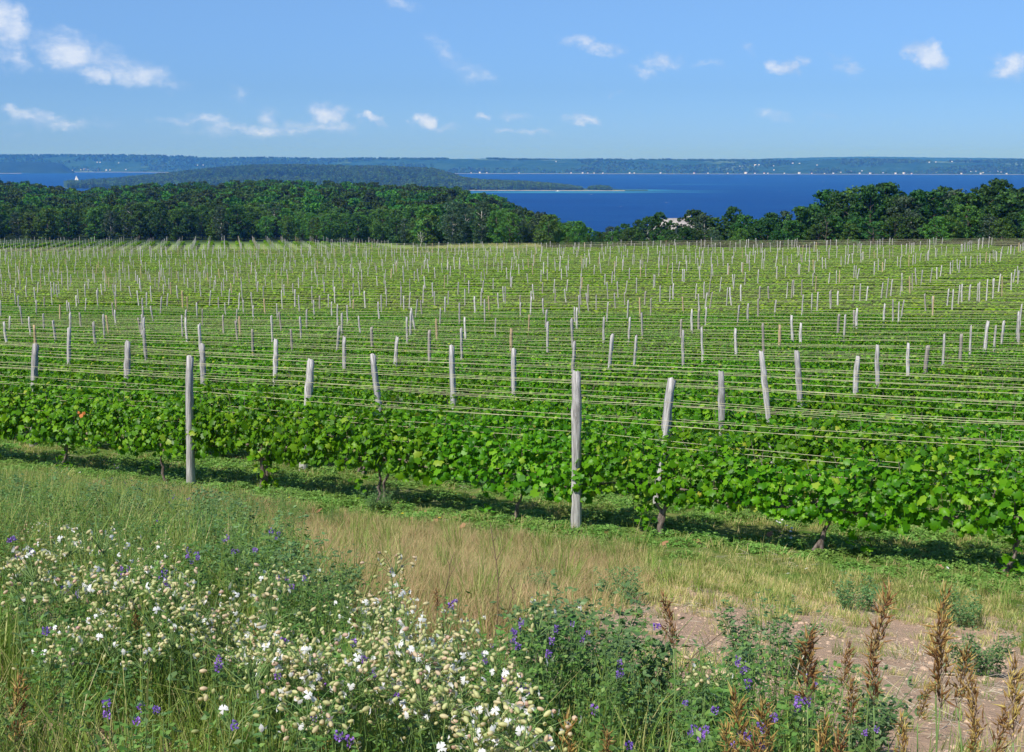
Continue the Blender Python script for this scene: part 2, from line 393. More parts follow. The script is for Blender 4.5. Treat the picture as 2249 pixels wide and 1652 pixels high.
bh = t.math('MULTIPLY_ADD', n_f, .5, n_s)
bp = t.n('ShaderNodeBump', {'Strength': 1.0, 'Distance': .10, 'Height': bh}).outputs[0]
pr = t.n('ShaderNodeBsdfPrincipled', {'Base Color': c, 'Roughness': .95, 'Specular IOR Level': .1, 'Normal': bp})
t.n('ShaderNodeOutputMaterial', {0: pr.outputs[0]})
tag(b.build('ground', m, smooth=True), kind='structure')

# water
m, t = mat('lake_water')
pos = t.n('ShaderNodeNewGeometry').outputs['Position']
ps = t.vmath('MULTIPLY', pos, (.35, 1.0, 1.0))
big = t.noise(ps, .0016, 5, .55); mid = t.noise(ps, .02, 5, .65)
c = t.mix(t.n('ShaderNodeMapRange', {0: big, 1: .38, 2: .62}).outputs[0], (.002, .030, .15), (.003, .046, .20))
c = t.mix(t.n('ShaderNodeMapRange', {0: mid, 1: .3, 2: .7, 3: 0.0, 4: .5}).outputs[0], c, (.005, .060, .22))
# shoals round the spit and the turquoise streak off it
def shoal(cx, cy, rx, ry):
    d = hit_plane(cx, cy)
    q = t.vmath('MULTIPLY', t.vmath('SUBTRACT', pos, tuple(d)), (1 / rx, 1 / ry, 0))
    return t.math('SUBTRACT', 1.0, t.vmath('LENGTH', q), clamp=True)
def hit_plane(px, py, z=0.0):
    d = ray(px, py); s = (z - EYE) / d[2]
    return (d[0] * s, d[1] * s, z)
sh = shoal(1345, 418, 210, 170)
sh = t.math('MAXIMUM', sh, t.math('MULTIPLY', shoal(1200, 422, 520, 130), .8))
sh = t.math('MAXIMUM', sh, t.math('MULTIPLY', shoal(1440, 419, 260, 60), .5))
sh = t.math('MAXIMUM', sh, t.math('MULTIPLY', shoal(1560, 405, 420, 60), .35))
sh = t.math('MULTIPLY', t.math('MULTIPLY', sh, 1.5), t.math('ADD', mid, .4), clamp=True)
c = t.mix(sh, c, (.05, .27, .36))
wv = t.noise(t.vmath('MULTIPLY', pos, (1, 2.0, 1)), .12, 6, .75)
bp = t.n('ShaderNodeBump', {'Strength': 1.0, 'Distance': 3.0, 'Height': wv}).outputs[0]
c = t.mix(t.n('ShaderNodeMapRange', {0: t.noise(t.vmath('MULTIPLY', pos, (.25, 1, 1)), .012, 4, .6), 1: .45, 2: .7, 3: 0.0, 4: .6}).outputs[0], c, (.008, .075, .23))
caps = t.n('ShaderNodeMapRange', {0: t.noise(t.vmath('MULTIPLY', pos, (1, .6, 1)), .035, 2, .5), 1: .745, 2: .80}).outputs[0]
c = t.mix(caps, c, (.55, .62, .7))
pr = t.n('ShaderNodeBsdfPrincipled', {'Base Color': c, 'Roughness': .5, 'Specular IOR Level': .06, 'Normal': bp})
t.n('ShaderNodeOutputMaterial', {0: pr.outputs[0]})
b = MB(); X, Y = np.meshgrid(np.linspace(-16000, 16000, 9), np.linspace(-200, 13500, 9))
b.add(np.stack([X, Y, X * 0], -1).reshape(-1, 3), grid_faces(9, 9))
tag(b.build('water', m), kind='structure')

# ------------------------------------------------------------------ hills across the water
def tanof(y): return (y * 752 / 1652.0 - 158.5) / FPX
def uof(x): return (x * 1024 / 2249.0 - 512) / FPX
PEN_X = np.array([150, 250, 320, 400, 480, 560, 650, 750, 850, 950, 990, 1020, 1060, 1150, 1230, 1275, 1284, 1300, 1320, 1335, 1345, 1380, 1420])
PEN_Y = np.array([397, 391, 384, 376, 367, 361, 360, 362, 364, 368, 378, 388, 393, 396, 402, 408, 412, 406, 405, 407, 413, 416.5, 419])
def far_mat(name, c1, c2, c3, sc1, sc2, f2=.62):
    m, t = mat(name)
    pos = t.n('ShaderNodeNewGeometry').outputs['Position']
    a = t.noise(pos, sc1, 4, .65); bb = t.noise(pos, sc2, 4, .55)
    c = t.mix(t.n('ShaderNodeMapRange', {0: a, 1: .35, 2: .65}).outputs[0], c1, c2)
    c = t.mix(t.n('ShaderNodeMapRange', {0: bb, 1: f2, 2: f2 + .04}).outputs[0], c, c3)
    pr = t.n('ShaderNodeBsdfPrincipled', {'Base Color': c, 'Roughness': .95, 'Specular IOR Level': .05})
    t.n('ShaderNodeOutputMaterial', {0: pr.outputs[0]})
    return m
def ridge_mesh(name, xs, d0f, dr, tops, front_n, back, mtl, rough=6.0, low=0.6, tree=0.0, shape=1.0):
    """land rising from the shore (distance d0) to its crest (d0+dr) and down again; tops = crest height above the lake"""
    d0 = d0f(xs); top = tops(xs)
    s = np.concatenate([np.linspace(0, 1, front_n), 1 + np.linspace(0, 1, 12)[1:]])
    S, Xc = np.meshgrid(s, xs, indexing='ij')
    D = np.where(S <= 1, d0[None] + dr * S, d0[None] + dr + back * (S - 1))
    wx = uof(Xc) * D; wy = D
    prof = np.where(S <= 1, np.sin(np.clip(S, 0, 1) * np.pi / 2) ** shape, np.cos(np.clip(S - 1, 0, 1) * np.pi / 2))
    z = top[None] * prof
    z = z * (.82 + .36 * (fbm(wx * .0013 + 3, wy * .0013 + 8, 3) - .0) * np.sin(np.clip(S, 0, 1) * np.pi)) if low else z
    z = z + rough * (fbm(wx * .03, wy * .03, 3) - .5) * np.clip(S * 12, 0, 1) + low * np.clip(S * 60, 0, 1) - 1.2 * (S <= 0)
    b = MB(); b.add(np.stack([wx, wy, z], -1).reshape(-1, 3), grid_faces(len(s), len(xs)))
    o = b.build(name, mtl, smooth=False)
    return tag(o, kind='structure')
M['farshore'] = far_mat('far_shore_woods', (.012, .045, .028), (.032, .080, .042), (.09, .15, .07), .011, .0019, .63)
M['headland'] = far_mat('cloud_shaded_headland_woods', (.010, .028, .022), (.018, .042, .028), (.02, .05, .03), .011, .0017, .8)  # cloud shadow over the headland is put into these darker wood colours
M['pen_ground'] = far_mat('peninsula_ground', (.03, .07, .025), (.05, .09, .03), (.10, .13, .05), .02, .004)
FSX = np.array([-400, 0, 300, 450, 700, 900, 1050, 1200, 1500, 1750, 1900, 2050, 2249, 2650])
FSY = np.array([337, 338.5, 341, 343.5, 346, 347, 345.5, 349, 350.5, 350.5, 347.5, 350, 348.5, 349])
fd0 = lambda x: np.interp(x, [-400, 250, 900, 2249, 2650], [8300, 8200, 7450, 6950, 6900])
xs = np.linspace(-420, 2650, 1500)
ridge_mesh('far_shore_hills', xs, fd0, 1100, lambda x: EYE - tanof(np.interp(x, FSX, FSY)) * (fd0(x) + 1100) - 2 + 5 * (fbm(x * .02, x * 0, 3) - .5), 46, 1500, M['farshore'], 13)
ridge_mesh('distant_hills', np.linspace(-420, 2650, 700), lambda x: 10500 + 0 * x, 1500,
           lambda x: EYE - 12000 * tanof(np.interp(x, [-400, 400, 1000, 1270, 1300, 1350, 1650, 1820, 1900, 2100, 2249, 2600], [350, 345, 346, 345.5, 344.5, 348, 348, 342.5, 342, 344, 344.5, 344])), 12, 1500, M['farshore'], 10)
ridge_mesh('headland_hills', np.linspace(-420, 175, 260), lambda x: 7500 + 0 * x, 350,
           lambda x: np.interp(x, [-400, 0, 60, 130, 150, 160, 175], [60, 63, 64, 60, 52, 30, 2]), 14, 400, M['headland'], 7, 0)
pd0 = lambda x: np.interp(x, [150, 300, 600, 1000, 1400], [3700, 3650, 3560, 3490, 3450])
def pen_top(x):
    dr = np.interp(x, [150, 950, 1060, 1400], [650, 650, 160, 60])
    ct = EYE - tanof(np.interp(x, PEN_X, PEN_Y)) * (pd0(x) + dr)
    tree = np.interp(x, [150, 1000, 1060, 1230, 1275, 1284, 1300, 1335, 1345, 1400], [12, 12, 12, 9, 6, 1, 9, 8, 1, 0])
    return np.maximum(ct - tree, .4)
xs = np.linspace(150, 1420, 420)
PD = lambda x: np.interp(x, [150, 950, 1060, 1400], [650, 650, 160, 60])
def pen_z(xc, S):
    """S 0..1 shore to crest, 1..2 behind"""
    prof = np.where(S <= 1, np.sin(np.clip(S, 0, 1) * np.pi / 2), np.cos(np.clip(S - 1, 0, 1) * np.pi / 2))
    return pen_top(xc) * prof * (1 - .25 * (fbm(xc * .012, S * 3, 2)) * np.sin(np.clip(S, 0, 1) * np.pi)) - 1.0 * (S <= 0) - 1.5 * (S >= 1.99)
s = np.concatenate([np.linspace(0, 1, 20), 1 + np.linspace(0, 1, 10)[1:]])
S, Xc = np.meshgrid(s, xs, indexing='ij')
D = np.where(S <= 1, pd0(Xc) + PD(Xc) * S, pd0(Xc) + PD(Xc) + PD(Xc) * 1.2 * (S - 1))
b = MB(); b.add(np.stack([uof(Xc) * D, D, pen_z(Xc, S)], -1).reshape(-1, 3), grid_faces(len(s), len(xs)))
tag(b.build('peninsula_hills', M['pen_ground']), kind='structure')
# pale sand along the waterlines
def beach(name, xs, dfun, width, z=.35):
    d = dfun(xs); V = []
    for k, off in enumerate((-width * .5, width * .5)):
        V.append(np.stack([uof(xs) * (d + off), d + off, np.full(len(xs), z + k * .9) + .0], -1))
    V.append(np.stack([uof(xs) * (d - width * .5), d - width * .5, np.full(len(xs), -1.0)], -1))
    V = np.stack([V[2], V[0], V[1]]); b = MB(); b.add(V.reshape(-1, 3), grid_faces(3, len(xs)))
    return tag(b.build(name, M['sand']), kind='structure')
M['sand'] = plain('beach_sand', (.24, .22, .17), (.42, .38, .30), .03, .9, .1, obj=False)
beach('far_beach', np.linspace(-400, 640, 120), lambda x: fd0(x) - 18, 26)
beach('far_shore_beach', np.linspace(1000, 2600, 160), lambda x: fd0(x) - 10, 9)
beach('headland_beach', np.linspace(-400, 60, 60), lambda x: 7485 + 0 * x, 25)
beach('spit_beach', np.linspace(985, 1370, 90), lambda x: pd0(x) - 4, 9)

# ------------------------------------------------------------------ geometry-node scatter, only used for stuff
def scatter(name, protos, P, rot, sc, idx, label, cat):
    col = bpy.data.collections.new(name + '_kinds')
    for k, me in enumerate(protos):
        o = bpy.data.objects.new('%s_kind_%02d' % (name, k), me); col.objects.link(o)
    me = bpy.data.meshes.new(name); n = len(P)
    me.vertices.add(n); me.vertices.foreach_set('co', np.asarray(P, np.float32).ravel())
    a = me.attributes.new('rot', 'FLOAT_VECTOR', 'POINT'); a.data.foreach_set('vector', np.asarray(rot, np.float32).ravel())
    sc = np.asarray(sc, np.float32); sc = np.repeat(sc[:, None], 3, 1) if sc.ndim == 1 else sc
    a = me.attributes.new('scl', 'FLOAT_VECTOR', 'POINT'); a.data.foreach_set('vector', sc.ravel())
    a = me.attributes.new('kindid', 'INT', 'POINT'); a.data.foreach_set('value', np.asarray(idx, np.int32))
    o = link(bpy.data.objects.new(name, me))
    g = bpy.data.node_groups.new(name + '_scatter', 'GeometryNodeTree')
    g.interface.new_socket('Geometry', in_out='INPUT', socket_type='NodeSocketGeometry')
    g.interface.new_socket('Geometry', in_out='OUTPUT', socket_type='NodeSocketGeometry')
    N = g.nodes; i = N.new('NodeGroupInput'); ou = N.new('NodeGroupOutput')
    ci = N.new('GeometryNodeCollectionInfo'); ci.inputs['Collection'].default_value = col
    ci.inputs['Separate Children'].default_value = True; ci.inputs['Reset Children'].default_value = True
    ip = N.new('GeometryNodeInstanceOnPoints')
    def attr(nm, dt):
        a = N.new('GeometryNodeInputNamedAttribute'); a.data_type = dt; a.inputs[0].default_value = nm
        return [s for s in a.outputs if s.enabled][0]
    L = g.links.new
    L(i.outputs[0], ip.inputs['Points']); L(ci.outputs[0], ip.inputs['Instance']); ip.inputs['Pick Instance'].default_value = True
    L(attr('kindid', 'INT'), ip.inputs['Instance Index']); L(attr('rot', 'FLOAT_VECTOR'), ip.inputs['Rotation']); L(attr('scl', 'FLOAT_VECTOR'), ip.inputs['Scale'])
    L(ip.outputs[0], ou.inputs[0])
    md = o.modifiers.new('scatter', 'NODES'); md.node_group = g
    return tag(o, label, cat, kind='stuff')
def rz(n, tilt=0.0): return np.stack([rng.normal(0, tilt, n), rng.normal(0, tilt, n), rng.uniform(0, 2 * np.pi, n)], -1)

ORD = ['first', 'second', 'third', 'fourth', 'fifth', 'sixth', 'seventh', 'eighth', 'ninth', 'tenth', 'eleventh', 'twelfth', 'thirteenth', 'fourteenth',
       'fifteenth', 'sixteenth', 'seventeenth', 'eighteenth', 'nineteenth', 'twentieth']
def ordw(i):
    if i < 20: return ORD[i]
    n = i + 1; tens = ['', '', 'twenty', 'thirty', 'forty', 'fifty', 'sixty', 'seventy', 'eighty', 'ninety'][(n // 10) % 10]
    h = 'hundred and ' if n >= 100 else ''
    r = n % 100
    if r == 0: return 'hundredth'
    if r <= 20: return h + ORD[r - 1]
    return h + (tens[:-1] + 'ieth' if r % 10 == 0 else tens + '-' + ORD[r % 10 - 1])

# ------------------------------------------------------------------ trees
def tree_meshes(seed, h=12.0, rad=4.0, n=9000, leaf=.28, base=.12, mt='tree0', puffs=34, bark='tree_bark', pointy=.0):
    r = np.random.default_rng(seed)
    b = MB()
    lean = r.normal(0, .02, 2)
    zz = np.linspace(0, h * .82, 7)
    ctr = np.stack([zz * lean[0] + r.normal(0, .08, 7), zz * lean[1] + r.normal(0, .08, 7), zz - .3], -1)
    b.add(*tube(ctr, np.linspace(h * .022, h * .005, 7), 7))
    cl = []
    z0 = h * base
    for k in range(puffs):
        f = (k + .5) / puffs
        z = z0 + (h - z0) * (f ** .85)
        env = rad * (np.sin(np.pi * (min(f, .999) * .86 + .10)) ** .75) * (1 - pointy * f)
        a = k * 2.399 + r.normal(0, .5); q = env * r.uniform(.35, .92)
        pr = h * r.uniform(.075, .145) * (1 - .35 * f)
        c = np.array([q * np.cos(a) + z * lean[0], q * np.sin(a) + z * lean[1], min(z, h - pr * .8)])
        cl.append((c, pr))
        if k % 2 == 0:
            zb = max(z - q * .7, h * .08); s = np.array([zb * lean[0], zb * lean[1], zb])
            mid = (s + c) / 2 + r.normal(0, .12, 3)
            b.add(*tube([s, mid, c], [h * .008, h * .005, h * .002], 5))
    trunk = b.mesh('trunk', M[bark], True)
    b = MB(); tot = sum(p ** 2 for _, p in cl)
    for c, pr in cl:
        m_ = max(20, int(n * pr ** 2 / tot))
        d = norm(r.normal(0, 1, (m_, 3)) + np.array([0, 0, .25])); q = r.uniform(.55, 1.12, m_)[:, None]
        # each puff is itself split in small leafy tufts
        tufts = norm(r.normal(0, 1, (9, 3)) + np.array([0, 0, .3])); near = tufts[np.argmax(d @ tufts.T + r.normal(0, .08, (m_, 9)), 1)]
        d = norm(d * .55 + near * .7)
        C = c + d * pr * q * np.array([1.15, 1.15, .85])
        nr = norm(d + r.normal(0, .55, (m_, 3))); up = r.normal(0, 1, (m_, 3)) + np.array([0, 0, -.8])
        b.add(*stamp(CARD, CF, C, frames(nr, up), leaf * r.uniform(.6, 1.35, m_)))
    crown = b.mesh('crown', M[mt])
    return trunk, crown
TREES = {}
def kinds(key, cnt, **kw): TREES[key] = [tree_meshes(hash((key, i)) % 9999 if False else 100 * len(TREES) + i, **kw) for i in range(cnt)]
kinds('dark', 3, mt='tree0', rad=4.2)
kinds('mid', 3, mt='tree1', rad=4.4)
kinds('bright', 2, mt='tree2', rad=4.6, n=5200)
kinds('greyish', 2, mt='tree3', rad=3.6, n=4200, leaf=.28, bark='pale_bark')
kinds('narrow', 1, mt='tree0', rad=2.0, n=3800, puffs=26)
kinds('bush', 2, mt='tree1', rad=6.5, base=.0, n=5000, puffs=30)
kinds('lush', 3, mt='tree4', rad=4.8, base=.02, puffs=40)
KDESC = {'lush': 'fresh green full-crowned tree', 'dark': 'dark green tree', 'mid': 'mid green tree', 'bright': 'bright yellow-green tree', 'greyish': 'grey-green thin tree', 'narrow': 'narrow dark tree', 'bush': 'low green bush'}
trees = []       # (kind, x, y, height, widthscale)
def add_tree(kind, px, D, ytop=None, h=None, ws=1.0):
    x = uof(px) * D; y = D; g = float(H(x, y))
    if ytop is not None:
        h = EYE - tanof(ytop) * D - g
    h = min(max(h, 2.0), 19)
    trees.append((kind, x, y, g, h, ws))
def edgeD(px, P=203.0):
    u = uof(px); return P / (u * PX + PY)
# the crest of the right-hand tree line, left to right
RT = [(1245, 515, 'bright', 8), (1262, 498, 'bright', 12), (1290, 510, 'mid', 18), (1315, 506, 'dark', 25), (1342, 494, 'greyish', 40), (1368, 488, 'mid', 35), (1400, 479, 'dark', 40), (1428, 472, 'mid', 38),
      (1447, 463, 'dark', 36), (1470, 498, 'mid', 30), (1500, 503, 'greyish', 28), (1524, 458, 'dark', 40), (1545, 468, 'greyish', 30), (1575, 474, 'mid', 30), (1607, 451, 'dark', 32),
      (1632, 468, 'mid', 28), (1660, 478, 'mid', 26), (1690, 464, 'dark', 24), (1722, 460, 'greyish', 26), (1752, 450, 'mid', 22), (1780, 446, 'mid', 24),
      (1808, 414, 'narrow', 34), (1825, 417, 'narrow', 30), (1850, 424, 'dark', 26), (1882, 407, 'bright', 32), (1906, 404, 'dark', 22), (1938, 400, 'dark', 26), (1962, 428, 'mid', 22),
      (1985, 428, 'greyish', 20), (2003, 414, 'narrow', 22), (2030, 418, 'dark', 24), (2058, 408, 'dark', 30), (2088, 414, 'greyish', 28), (2118, 420, 'mid', 20), (2150, 404, 'dark', 24),
      (2184, 392, 'dark', 26), (2215, 420, 'mid', 18), (2244, 410, 'dark', 22), (2275, 405, 'dark', 25)]
for (px, yt, k, off) in RT: add_tree(k, px, edgeD(px) + off, yt, ws=1.0 + .25 * math.sin(px * 1.7))
r_ = np.random.default_rng(4)
for px in np.arange(1235, 2280, 26):            # the lower storey in front of it
    lo = np.interp(px, [1235, 1500, 1800, 2050, 2249], [520, 500, 478, 470, 470])
    k = r_.choice(['dark', 'mid', 'mid', 'bush', 'greyish', 'bright'], p=[.32, .2, .15, .15, .08, .1])
    if abs(px - 2060) < 40: k = 'bright'
    add_tree(k, px + r_.normal(0, 6), edgeD(px) + 6 + r_.uniform(0, 7), lo + r_.normal(0, 9), ws=1.1)
for px in np.arange(1400, 2290, 30):            # trees behind, filling the gaps
    top = np.interp(px, [a[0] for a in RT], [a[1] for a in RT]) + 22
    add_tree(r_.choice(['dark', 'mid']), px + r_.normal(0, 6), edgeD(px) + 48 + r_.uniform(0, 30), top + r_.normal(0, 6))
for px in np.arange(1180, 1440, 18):            # dip above the lake
    add_tree(r_.choice(['greyish', 'mid', 'dark']), px + r_.normal(0, 5), 300 + r_.uniform(0, 60), np.interp(px, [1150, 1250, 1320, 1440], [470, 497, 503, 485]) + r_.uniform(2, 12))
nright = len(trees)
# the big wood on the left : candidates over its whole area
def wood_front(px):   # distance where the wood begins
    return np.interp(px, [-150, 0, 600, 840, 900, 1000, 1100, 1180, 1250], [392, 390, 386, 372, 330, 290, 272, 262, 262])
def wood_back(px):
    return np.interp(px, [-150, 0, 600, 900, 1000, 1100, 1200, 1260, 1300], [930, 930, 900, 880, 840, 730, 620, 520, 450])
cand = []
step = 7.4
for gx_ in np.arange(-430, 90, step):
    for gy_ in np.arange(255, 930, step):
        x = gx_ + r_.uniform(-.42, .42) * step; y = gy_ + r_.uniform(-.42, .42) * step
        px = (x / y * FPX + 512) * 2249 / 1024
        if px < -130 or px > 1290: continue
        D = y
        if D < wood_front(px) or D > wood_back(px): continue
        cand.append((x, y, px))
cand = np.array(cand)
order = np.argsort(cand[:, 1] - wood_front(cand[:, 2]) * .999 + (cand[:, 1] - 260) * .12)
cand = cand[order]
NL = 300 - nright
for (x, y, px) in cand[:NL]:
    g = float(H(x, y))
    v = vn(x * .05 + 9, y * .05 + 4)
    k = r_.choice(['dark', 'mid', 'bright', 'greyish', 'lush'], p=[.10, .22, .13, .13, .42])
    if v > .68: k = 'bright'
    hgt = r_.uniform(7.2, 10.8) * np.interp(px, [0, 700, 1000, 1150, 1250], [1.08, 1.0, 1.0, .82, .55])
    if 230 < px < 300 and y < 400: k = 'greyish'
    trees.append((k, x, y, g, hgt, r_.uniform(.9, 1.2)))
vis = []
cntk = {}
order = sorted(range(len(trees)), key=lambda i: trees[i][1] / trees[i][2])
for rank, i in enumerate(order):
    k, x, y, g, h, ws = trees[i]
    tm = TREES[k][i % len(TREES[k])]
    s = h / (12.0)
    nm = 'bush' if k == 'bush' else 'broadleaf_tree'
    sx = s * ws if k != 'bush' else min(s * 1.6, 1.0)
    e = empty(nm, (x, y, g - .1), (i * 2.4) % 6.28, (sx, sx, s))
    right = i < nright
    key = (k, right); c = cntk.get(key, 0); cntk[key] = c + 1
    where = 'in the right-hand tree line' if right else 'fronting the left wood'
    tag(e, '%s %s, %s such from the left' % (KDESC[k], where, ordw(c)), 'bush' if k == 'bush' else 'tree',
        'trees along the right end of the vineyard' if right else 'trees at the edge of the left wood')
    for nmm, me in (('trunk', tm[0]), ('crown', tm[1])):
        link(bpy.data.objects.new(nmm, me), e)
# rest of the wood as one mass
lod = [tree_meshes(900 + i, n=1500, leaf=.62, mt='forest', puffs=22, rad=4.8)[1] for i in range(5)]
rest = cand[NL:]
P = np.stack([rest[:, 0], rest[:, 1], H(rest[:, 0], rest[:, 1]) - .5], -1)
n = len(P); sz = r_.uniform(.55, .98, n) * np.interp(rest[:, 2], [0, 1000, 1250], [1, 1, .7])
wd = scatter('woodland', lod, P, rz(n), np.stack([sz * 1.05, sz * 1.05, sz], -1), r_.integers(0, 5, n), 'dense broadleaf woodland covering the hillside between vineyard and lake', 'woodland')
# peninsula wood
lod3 = [tree_meshes(950 + i, n=170, leaf=1.9, mt='forest_far', puffs=10, rad=5.5)[1] for i in range(5)]
n = 9000
xc = r_.uniform(160, 1342, n); S_ = np.where(r_.random(n) < .8, r_.uniform(.02, 1.08, n), r_.uniform(.5, 1.3, n))
keep = (xc < 1278) | (xc > 1290)
xc, S_ = xc[keep], S_[keep]; n = len(xc)
D = np.where(S_ <= 1, pd0(xc) + PD(xc) * S_, pd0(xc) + PD(xc) + PD(xc) * 1.2 * (S_ - 1))
tr_h = np.interp(xc, [150, 1000, 1060, 1230, 1275, 1284, 1300, 1335, 1345], [12, 12, 12, 9, 6, 4, 9, 8, 3]) / 12
P = np.stack([uof(xc) * D, D, pen_z(xc, S_) - .6], -1)
sz = r_.uniform(.8, 1.15, n) * tr_h
scatter('peninsula_woodland', lod3, P, rz(n), np.stack([sz, sz, sz], -1), r_.integers(0, 5, n), 'dark blue-green woodland covering the hilly peninsula in the lake', 'woodland')
# canopy of the far shore
lod4 = [tree_meshes(980 + i, n=50, leaf=4.2, mt='forest_far', puffs=7, rad=7.0)[1] for i in range(3)]
n = 9000
xc = r_.uniform(-60, 2310, n); S_ = r_.uniform(.02, 1.05, n)
dd = fd0(xc) + 1100 * S_
keep = vn(uof(xc) * dd * .004, dd * .004) > .42
xc, S_, dd = xc[keep], S_[keep], dd[keep]; n = len(xc)
top = EYE - tanof(np.interp(xc, FSX, FSY)) * (fd0(xc) + 1100) - 2
zz = top * np.sin(np.clip(S_, 0, 1) * np.pi / 2)
wx = uof(xc) * dd
zz = zz * (.82 + .36 * fbm(wx * .0013 + 3, dd * .0013 + 8, 3) * np.sin(np.clip(S_, 0, 1) * np.pi)) - 1
scatter('far_shore_woodland', lod4, np.stack([wx, dd, zz], -1), rz(n), r_.uniform(.7, 1.2, n), r_.integers(0, 3, n), 'hazy blue woodland on the hills across the lake', 'woodland')

# dead and pale trunks seen against the trees
def bare_tree(px, D, h, label, pale=True, seed=0):
    r = np.random.default_rng(seed); x = uof(px) * D; g = float(H(x, D)); e = empty('dead_tree', (x, D, g))
    b = MB(); z = np.linspace(0, h, 7)
    c = np.stack([np.cumsum(r.normal(0, .12, 7)), np.zeros(7), z], -1)
    b.add(*tube(c, np.linspace(.10, .03, 7), 6)); b.build('trunk', M['pale_bark' if pale else 'tree_bark'], e)
    for k in range(9):
        b = MB(); i = r.integers(2, 7); s0 = c[i]; a = r.uniform(0, 6.28); L = r.uniform(.8, 2.2)
        q = s0 + np.array([np.cos(a) * L * .6, np.sin(a) * L * .6, L * .7])
        b.add(*tube([s0, (s0 + q) / 2 + r.normal(0, .1, 3), q], [.05, .035, .015], 5)); b.build('branch', M['pale_bark' if pale else 'tree_bark'], e)
    tag(e, label, 'dead tree')
bare_tree(1810, edgeD(1810) + 3, 4.2, 'slender dead trunk standing before the dark trees on the right', False, 1)
pass
pass
bare_tree(925, 318, 4, 'pale bare trunk at the foot of the middle wood', True, 4)
pass

# ------------------------------------------------------------------ houses
M['siding'] = plain('house_siding', (.50, .48, .44), (.62, .60, .56), 2, .7, .2)
M['roof'] = plain('shingle_roof', (.34, .30, .27), (.48, .43, .39), 3, .85, .1)
M['roof2'] = plain('pale_roof', (.38, .35, .32), (.50, .46, .43), 3, .8, .1)
M['redroof'] = plain('red_roof', (.38, .14, .10), (.48, .20, .14), 3, .8, .1)
M['glass'] = plain('window_glass', (.03, .04, .05), (.06, .08, .10), 2, .15, .6)
def gable(b, w_, l_, wall, rise, over=.4, z0=0.0, mat_=0):
    """ridge along x"""
    h0 = z0 + wall; x = l_ / 2 + over; y = w_ / 2 + over; k = rise / (w_ / 2); zt = h0 + rise
    th = .25
    for s in (-1, 1):
        V = [(-x, 0, zt), (x, 0, zt), (x, s * y, zt - k * y), (-x, s * y, zt - k * y)]
        V += [(a, bb, c + th) for a, bb, c in V]
        b.add(V, [(0, 1, 2, 3), (7, 6, 5, 4), (0, 3, 7, 4), (1, 5, 6, 2), (3, 2, 6, 7), (0, 4, 5, 1)], mat_)
def house_walls(w_, l_, wall, rise):
    b = MB(); x, y = l_ / 2, w_ / 2
    V = [(-x, -y, -1), (x, -y, -1), (x, y, -1), (-x, y, -1), (-x, -y, wall), (x, -y, wall), (x, y, wall), (-x, y, wall), (-x, 0, wall + rise), (x, 0, wall + rise)]
    b.add(V, [(0, 1, 5, 4), (2, 3, 7, 6), (3, 0, 4, 8, 7), (1, 2, 6, 9, 5)]); return b
def near_house():
    D = 268.0
    px, py = 1487, 486
    x = uof(px) * D; zt = EYE - tanof(477) * D
    g = float(H(x, D)); wall = zt - g - 2.6
    e = empty('house', (x, D, g), R(22)); tag(e, 'pale house with grey gabled roof peeping out between the trees', 'house')
    house_walls(8.5, 10, wall, 2.4).build('wall', M['siding'], e)
    b = MB(); gable(b, 8.5, 10, wall, 2.4, .5); b.build('roof', M['roof2'], e)
    w2 = empty('tmp', (0, 0, 0)); bpy.data.objects.remove(w2)
    b = MB(); bb = MB(); gable(b, 5.5, 6.5, wall - .4, 1.9, .4)
    V = b.v; a = math.pi / 2
    for i in range(len(V)): V[i] = np.stack([V[i][:, 1] - 3.4, -V[i][:, 0] - 3.2, V[i][:, 2]], -1)
    b.build('wing_roof', M['roof2'], e)
    c = house_walls(5.5, 6.5, wall - .4, 1.9)
    for i in range(len(c.v)): c.v[i] = np.stack([c.v[i][:, 1] - 3.4, -c.v[i][:, 0] - 3.2, c.v[i][:, 2]], -1)
    c.build('wing_wall', M['siding'], e)
    for (wx, wz) in ((-3.4, wall + .35), (-4.4, wall - 1.6), (-2.4, wall - 1.6), (1.2, wall - 1.6), (3.2, wall - 1.6)):
        b = MB(); yy = -6.47 if wx < -1 else -4.27
        b.add(*box(wx - .4, wx + .4, yy, yy + .05, wz - .55, wz + .45)); b.build('window', M['glass'], e)
    b = MB(); b.add(*box(2.5, 3.3, .6, 1.4, wall, wall + 3.2)); b.build('chimney', M['siding'], e)
near_house()
